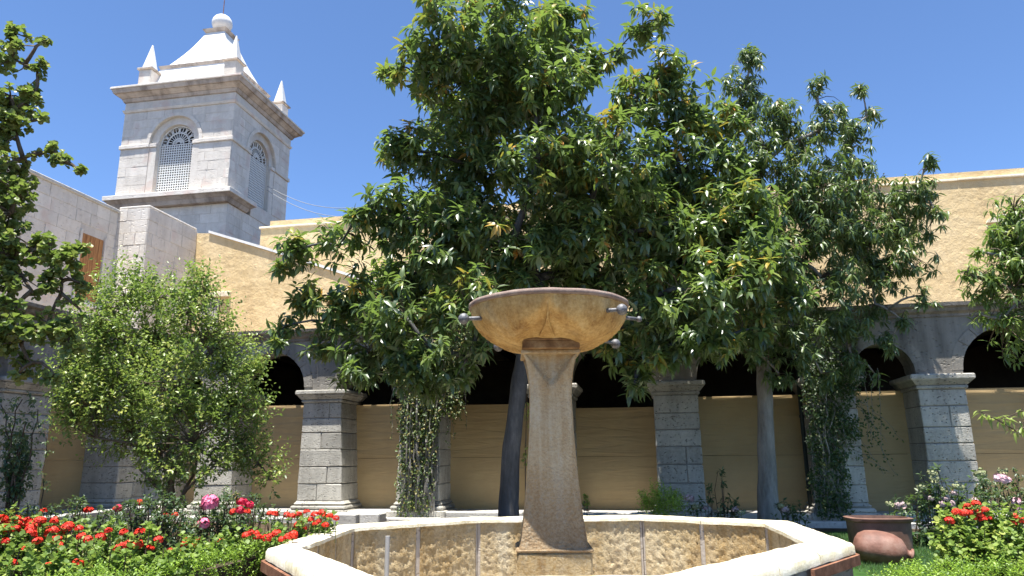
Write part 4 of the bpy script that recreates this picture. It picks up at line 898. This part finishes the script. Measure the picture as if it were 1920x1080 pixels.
def plant(name, label, cat, blobs, dens, Ln, tmpl, leafm, k=6, alpha=(40, 110), droop=.2, flowers=(), tint=(.45, .18), shell=.5, gap=-.3, spray=False, group=None, stems=True, curve=.2, up=.9, fr=5):
    P, U, cen = blob_points(blobs, dens, shell, gap, fr); P[:, 2] = np.maximum(P[:, 2], GZ+.03); c = P.mean(0); base = Vector((c[0], c[1], GZ)); t = thing(name, label, cat, tuple(base), 0, group)
    lv = Leaves(); Ax = U*.6+np.array([0, 0, up])+rng.normal(0, .3, P.shape); tn = np.clip(rng.normal(tint[0], tint[1], len(P)), .02, .95)
    if spray: sprays(lv, P, Ax, rng.uniform(.5, 1.3, len(P))*Ln*spray, k, Ln, tn, curve)
    else: rosettes(lv, P, Ax, k, Ln, tn, alpha, droop)
    lv.build('foliage', tmpl, M[leafm], t)
    if stems:
        sm = MB()
        for i in rng.permutation(len(P))[:min(140, len(P)//3)]:
            q = Vector(P[i]); limb(sm, Vector((base.x+(q.x-base.x)*.55, base.y+(q.y-base.y)*.55, GZ))-base, q-base, .007, .004, .08, 3, 4)
        sm.build('stems', M['stem'], t)['kind'] = 'stuff'
    if len(flowers):
        fs = MB()
        for (x, y, Y, kind, sc) in flowers:
            q = at(x, y, Y); me = random.choice(FM[kind]); o = bpy.data.objects.new('flower_head', me); link(o, t); o.location = q-base; s = sc*random.uniform(.72, 1.12); o.scale = (s, s, s*random.uniform(.75, 1)); o.rotation_euler = (random.uniform(-.4, .4), random.uniform(-.4, .4), random.uniform(0, 6))
            fs.tube([q-base, q-base+Vector((random.uniform(-.03, .03), random.uniform(0, .05), -.25))], [.004, .005], 4)
        fs.build('flower_stalks', M['leafG'], t)['kind'] = 'stuff'
    return t
def fl(xs, ys, Y, n, kind='red', sc=1.): return [(random.uniform(*xs), random.uniform(*ys), Y+random.uniform(-.25, .25), kind, sc) for _ in range(n)]
gg = 'red geranium clumps of the left bed'
plant('geranium_bush', 'red geraniums at the lower left corner, thickly flowering along the back', 'geraniums', [(20, 1025, 62, 6.6), (100, 1030, 60, 6.6), (60, 1080, 60, 6.0), (-60, 1040, 70, 6.4), (150, 1075, 55, 6.1)], 1900, .046, T_ROUND, 'leafG', 5, flowers=
      fl((0, 60), (972, 1000), 6.7, 26)+fl((50, 130), (975, 1008), 6.6, 22)+[(0+q[0], q[1], 6.1, 'red', 1.) for q in [(22, 1057), (92, 1060), (146, 1057), (48, 1030), (70, 1015), (105, 1012), (10, 1015), (100, 995), (60, 1000)]], group=gg)
plant('geranium_bush', 'red geraniums left of centre in the left bed with scattered heads', 'geraniums', [(200, 1030, 52, 6.6), (270, 1040, 50, 6.5), (230, 1080, 50, 6.0), (310, 1075, 45, 6.1)], 1900, .046, T_ROUND, 'leafG', 5, flowers=
      [(x, y, 6.4, 'red', 1.1) for x, y in [(148, 992), (152, 1006), (203, 996), (232, 998), (262, 998), (188, 1008), (165, 1012), (223, 1028), (232, 1024), (240, 1020), (258, 1021), (108, 1026), (297, 1013), (282, 1028), (128, 988), (146, 1056), (232, 1046)]], group=gg)
plant('geranium_bush', 'red geraniums by the left corner of the basin rim', 'geraniums', [(560, 1000, 40, 8.0), (610, 985, 28, 8.3), (500, 1015, 38, 7.6), (440, 1020, 34, 7.3)], 1900, .045, T_ROUND, 'leafG', 5, flowers=
      [(x, y, 8.0, 'red', 1.05) for x, y in [(560, 965), (575, 960), (590, 965), (603, 963), (618, 968), (630, 972), (548, 968), (565, 978), (558, 985), (583, 975), (592, 982), (570, 990), (610, 985), (598, 978), (538, 966), (515, 964), (507, 963)]]+[(x, y, 7.3, 'red', 1.) for x, y in [(480, 1000), (470, 998), (462, 1004), (500, 1010), (508, 1006), (528, 1012), (540, 1008), (518, 1000), (415, 1016), (425, 1025), (370, 1012), (360, 1024), (348, 1014), (484, 1008), (550, 1003)]], group=gg)
plant('geranium_bush', 'low red geraniums in front of the rose bushes, middle of the left bed', 'geraniums', [(360, 1035, 34, 6.7), (330, 1050, 34, 6.4), (400, 1030, 26, 7.0)], 1900, .043, T_ROUND, 'leafG', 5, flowers=
      [(x, y, 6.6, 'red', .85) for x, y in [(345, 1020), (345, 1033), (318, 1034), (338, 1054), (318, 1040)]], group=gg)
rg = 'rose bushes of the beds'
plant('rose_bush', 'dark rose bush with bright pink roses behind the left geraniums', 'rose bush', [(400, 970, 44, 7.9), (440, 985, 36, 7.9), (370, 1000, 36, 7.6), (460, 960, 40, 8.2), (420, 935, 24, 8.2)], 1700, .045, T_SMALL, 'leafR', 6, flowers=
      [(393, 943, 7.8, 'pink', 1.7), (381, 982, 7.6, 'pink', 1.35), (320, 1060, 6.3, 'pale', .6), (454, 941, 7.9, 'crimson', 1.6), (468, 947, 7.9, 'crimson', 1.), (437, 960, 7.8, 'red', 1.), (450, 957, 7.8, 'crimson', .9), (464, 960, 7.8, 'red', .9)], group=rg, tint=(.4, .22))
plant('rose_bush', 'dark leafy rose bush with small red blooms below the bright shrub', 'rose bush', [(300, 970, 46, 7.9), (250, 985, 44, 7.7), (340, 990, 40, 7.8), (290, 935, 18, 8.2), (330, 945, 20, 8.2), (220, 965, 30, 8.0)], 1700, .045, T_SMALL, 'leafR', 6, flowers=
      [(261, 943, 8, 'red', 1.), (312, 966, 7.8, 'red', 1.), (328, 966, 7.8, 'red', 1.), (216, 954, 8, 'red', .9), (222, 953, 8, 'crimson', .9)], group=rg, tint=(.28, .16))
plant('rose_bush', 'sparse dark rose bush at the left behind the geraniums', 'rose bush', [(130, 970, 34, 8.0), (80, 975, 34, 7.9), (180, 975, 34, 7.9), (150, 945, 18, 8.3), (30, 970, 30, 8.0)], 1300, .045, T_SMALL, 'leafR', 6, flowers=
      [(82, 959, 8., 'red', 1.1), (166, 957, 8., 'red', 1.1)], group=rg, tint=(.4, .2), gap=-.1)
plant('rose_bush', 'wispy rose stems at the foot of the sunlit pier', 'rose bush', [(500, 960, 26, 8.8), (530, 985, 30, 8.4), (470, 975, 30, 8.4), (510, 930, 12, 8.8)], 1100, .045, T_SMALL, 'leafR', 6, group=rg, tint=(.5, .2), gap=-.1)
# dark climbing stems at the far left
p = at(20, 965, 7.6); t = thing('climbing_rose', 'tall dark-leaved climbing rose stems at the left edge', 'climbing rose', (p.x, p.y, GZ)); b_ = Vector((p.x, p.y, GZ)); m = MB(); C = []
for k in range(11):
    x = random.uniform(5, 34); q = at(x, 965, 7.6); e = at(x+random.uniform(0, 62)-14, random.uniform(735, 850), 7.6+random.uniform(-.3, .3)); pp = limb(m, q-b_, e-b_, .012, .005, .06, 8, 5)
    for z in pp[2:]:
        for _ in range(4): C.append(list(z+b_+Vector(rng.normal(0, .06, 3))))
m.build('stems', M['stem'], t, True); lv = Leaves(); C = np.array(C); rosettes(lv, C, rng.normal(0, .6, C.shape)+np.array([0, 0, .4]), 6, .05, np.clip(rng.normal(.2, .15, len(C)), 0, 1)); lv.build('leaves', T_SMALL, M['leafR'], t)
p = at(88, 945, 8.4); t = thing('tall_rose_stem', 'single thin tall rose stem before the left pier', 'rose stem', (p.x, p.y, GZ)); b_ = Vector((p.x, p.y, GZ)); m = MB(); pp = limb(m, Vector((0, 0, 0)), at(80, 790, 8.4)-b_, .008, .004, .03, 8, 5); m.build('stem', M['stem'], t)
lv = Leaves(); C = np.array([list(q+b_+Vector(rng.normal(0, .05, 3))) for q in pp[2:] for _ in range(3)]); rosettes(lv, C, rng.normal(0, .6, C.shape)+np.array([0, 0, .4]), 5, .045, np.full(len(C), .5)); lv.build('leaves', T_SMALL, M['leafR'], t)
# hedges
def hedge(label, pts, w, z1, dens=5200):
    c = np.mean(np.array(pts), 0); t = thing('box_hedge', label, 'hedge', (c[0], c[1], GZ), 0, 'clipped box hedges round the basin'); lv = Leaves()
    for (a, b) in zip(pts, pts[1:]):
        a, b = np.array(a), np.array(b); d = b-a; L = np.linalg.norm(d); d /= L; nn = np.array([-d[1], d[0]]); n = int(dens*L*w)
        u = rng.uniform(-.03, L+.03, n); v = rng.uniform(-w/2, w/2, n); h = z1-.05-rng.random(n)**1.6*.25; edge = rng.random(n) < .45; v[edge] = np.sign(v[edge])*w/2*rng.uniform(.85, 1, edge.sum()); h[edge] = rng.uniform(GZ, z1-.05, edge.sum())
        P = np.stack([a[0]+d[0]*u+nn[0]*v, a[1]+d[1]*u+nn[1]*v, h], 1); P[:, 2] += .03*np.array([noise.noise(Vector((q[0]*4, q[1]*4, 0))) for q in P])
        P = P[::5]; Ax = rng.normal(0, .35, P.shape)+np.array([0, 0, 1.]); sprays(lv, P, Ax, rng.uniform(.05, .10, len(P)), 9, .028, np.clip(rng.normal(.5, .18, len(P)), 0, .95), .2)
    lv.build('foliage', T_OVAL, M['leafH'], t)
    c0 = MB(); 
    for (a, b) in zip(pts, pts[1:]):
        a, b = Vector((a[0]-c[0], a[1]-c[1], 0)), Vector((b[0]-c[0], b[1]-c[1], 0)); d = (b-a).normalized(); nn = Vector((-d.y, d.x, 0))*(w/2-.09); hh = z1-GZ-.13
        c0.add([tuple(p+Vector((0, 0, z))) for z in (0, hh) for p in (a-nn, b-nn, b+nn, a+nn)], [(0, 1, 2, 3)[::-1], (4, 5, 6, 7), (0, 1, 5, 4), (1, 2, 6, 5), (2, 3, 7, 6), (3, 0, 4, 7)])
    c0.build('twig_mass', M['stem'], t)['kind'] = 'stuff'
hedge('bright clipped box hedge between the geraniums and the basin, lower left', [(-3.1, 5.0), (-2.75, 6.9), (-2.6, 7.9)], .55, .80)
hedge('bright clipped box hedge in the lower right beside the basin', [(2.6, 5.2), (3.55, 6.35), (4.9, 6.1)], .5, .72)
plant('box_bush', 'small round bright green box bush behind the basin', 'bush', [(1240, 945, 30, 11.2), (1222, 950, 22, 11.2), (1260, 952, 24, 11.2)], 3000, .04, T_OVAL, 'leafH', 9, spray=3., tint=(.72, .15), stems=False)  # leaf tint raised to paint in sun that the crown blocks
plant('young_shoot', 'thin bright green shoot right beside the fountain column foot', 'plant', [(1096, 945, 8, 11.5), (1098, 930, 5, 11.5)], 1900, .05, T_OVAL, 'leafH', 6, stems=True, tint=(.5, .15))
# vine shoot between the trunk and the fountain column
p = at(985, 960, 11.6); t = thing('young_vine', 'thin yellow-green vine between the leaning trunk and the column', 'vine', (p.x, p.y, GZ)); b_ = Vector((p.x, p.y, GZ)); m = MB(); m.tube([Vector((0, 0, 0)), at(985, 860, 11.6)-b_, at(988, 740, 11.6)-b_, at(960, 715, 11.6)-b_], [.01, .008, .006, .004], 5); m.build('stem', M['twig'], t)
C = np.array([list(at(986+random.uniform(-8, 8), y, 11.6)) for y in (755, 762, 770, 778, 785, 795, 835, 845, 850, 860, 870, 722)]); lv = Leaves(); rosettes(lv, C, rng.normal(0, .6, C.shape)+np.array([0, -.3, .4]), 6, .07, np.full(len(C), .85)); lv.build('leaves', T_SMALL, M['leafS'], t)
# right bed
plant('geranium_bush', 'bright green geranium mound with red heads on top, lower right corner', 'geraniums', [(1800, 1000, 46, 7.2), (1850, 1000, 52, 7.2), (1910, 1020, 60, 7.1), (1790, 1030, 42, 7.0), (1850, 1045, 50, 6.9), (1970, 1010, 60, 7.2), (1900, 1070, 40, 6.7)], 1900, .046, T_ROUND, 'leafG', 5, flowers=
      [(x, y, 7.1, 'red', 1.05) for x, y in [(1793, 960), (1813, 949), (1808, 962), (1818, 961), (1832, 960), (1830, 945), (1846, 957), (1842, 973), (1853, 972), (1780, 977), (1905, 970), (1900, 982), (1912, 975), (1836, 966), (1824, 970)]], tint=(.6, .15))
plant('rose_bush', 'straggly pink rose bush behind the right geranium mound', 'rose bush', [(1880, 930, 40, 8.4), (1850, 950, 30, 8.2), (1920, 920, 40, 8.5), (1890, 970, 30, 8.0), (1960, 940, 50, 8.4)], 1200, .045, T_SMALL, 'leafR', 6, flowers=
      [(1876, 897, 8.4, 'rose', 1.2), (1888, 901, 8.4, 'rose', 1.1), (1905, 940, 8.2, 'rose', 1.), (1915, 955, 8.2, 'rose', 1.)], group=rg, tint=(.4, .25), gap=-.1)
hy = [(1750, 892, 20, 'tall hydrangea with a cream-green head before the dappled pier', [(1748, 886, 'cream', 1.3), (1752, 898, 'cream', 1.), (1728, 912, 'cream', .9)]),
      (1795, 925, 20, 'hydrangea with small cream heads at the middle of the dappled pier foot', [(1797, 912, 'cream', 1.), (1770, 918, 'cream', .9), (1790, 925, 'pale', .8), (1772, 935, 'pale', .7)]),
      (1700, 950, 30, 'low hydrangea with a pale lilac head, right of the vat', [(1688, 948, 'pale', 1.2), (1668, 945, 'cream', .9), (1702, 945, 'cream', .6)]),
      (1840, 900, 18, 'hydrangea with brownish green heads beside the pink rose bush', [(1838, 888, 'cream', 1.1), (1880, 882, 'cream', 1.1), (1850, 905, 'cream', .7)]),
      (1740, 945, 28, 'leafy hydrangea with faded pink heads below the dappled pier', [(1765, 945, 'pale', .9), (1782, 945, 'pale', .9), (1745, 935, 'pale', .7), (1830, 938, 'rose', .9)]),
      (1300, 950, 20, 'hydrangea with a dusky pink bud behind the basin beside the box bush', [(1292, 934, 'pale', 1.1), (1305, 950, 'cream', .9), (1322, 952, 'pale', .8)]),
      (1365, 945, 22, 'light green hydrangea left of the straight grey trunk', [(1378, 955, 'pale', .9), (1390, 960, 'cream', .8), (1350, 955, 'cream', .6)]),
      (1480, 955, 24, 'low leafy hydrangea just right of the straight grey trunk', [(1472, 955, 'pale', 1.1), (1465, 948, 'cream', .7)])]
for (x, y, r, l, f_) in hy:
    Y = 10.8 if x > 1600 else 12.0
    plant('hydrangea', l, 'hydrangea', [(x, y, r, Y), (x+r*.7, y+r*1.1, r*.95, Y), (x-r*.6, y+r*1.4, r, Y), (x, y+r*2, r, Y)], 420, .085, T_SMALL, 'leafR', 5, flowers=[(a, b, Y-.15, k_, s_) for a, b, k_, s_ in f_], group='hydrangeas behind the basin', tint=(.42, .2), gap=-.2)
for x, y, l in [(1353, 885, 'thin tall seedling left of the straight grey trunk'), (1330, 915, 'short seedling left of the straight grey trunk')]:
    plant('tall_seedling', l, 'plant', [(x, y, 10, 12), (x+2, y+20, 6, 12)], 900, .07, T_SMALL, 'leafR', 5, tint=(.5, .1))
# grass blades on the lawn
n = 26000; P = np.stack([rng.uniform(3.9, 6.6, n), rng.uniform(8.3, 12.4, n), np.full(n, GZ)], 1); D = rng.normal(0, .35, (n, 3))+np.array([0, 0, 1.]); lv = Leaves()
lv.add(P, D, rng.normal(0, 1, (n, 3)), rng.uniform(.03, .07, n), np.clip(rng.normal(.4, .2, n), 0, 1)); o = lv.build('lawn_grass', T_BLADE, M['grass'], None); tag(o, 'short green lawn grass behind the clay jar', 'grass', kind='stuff')
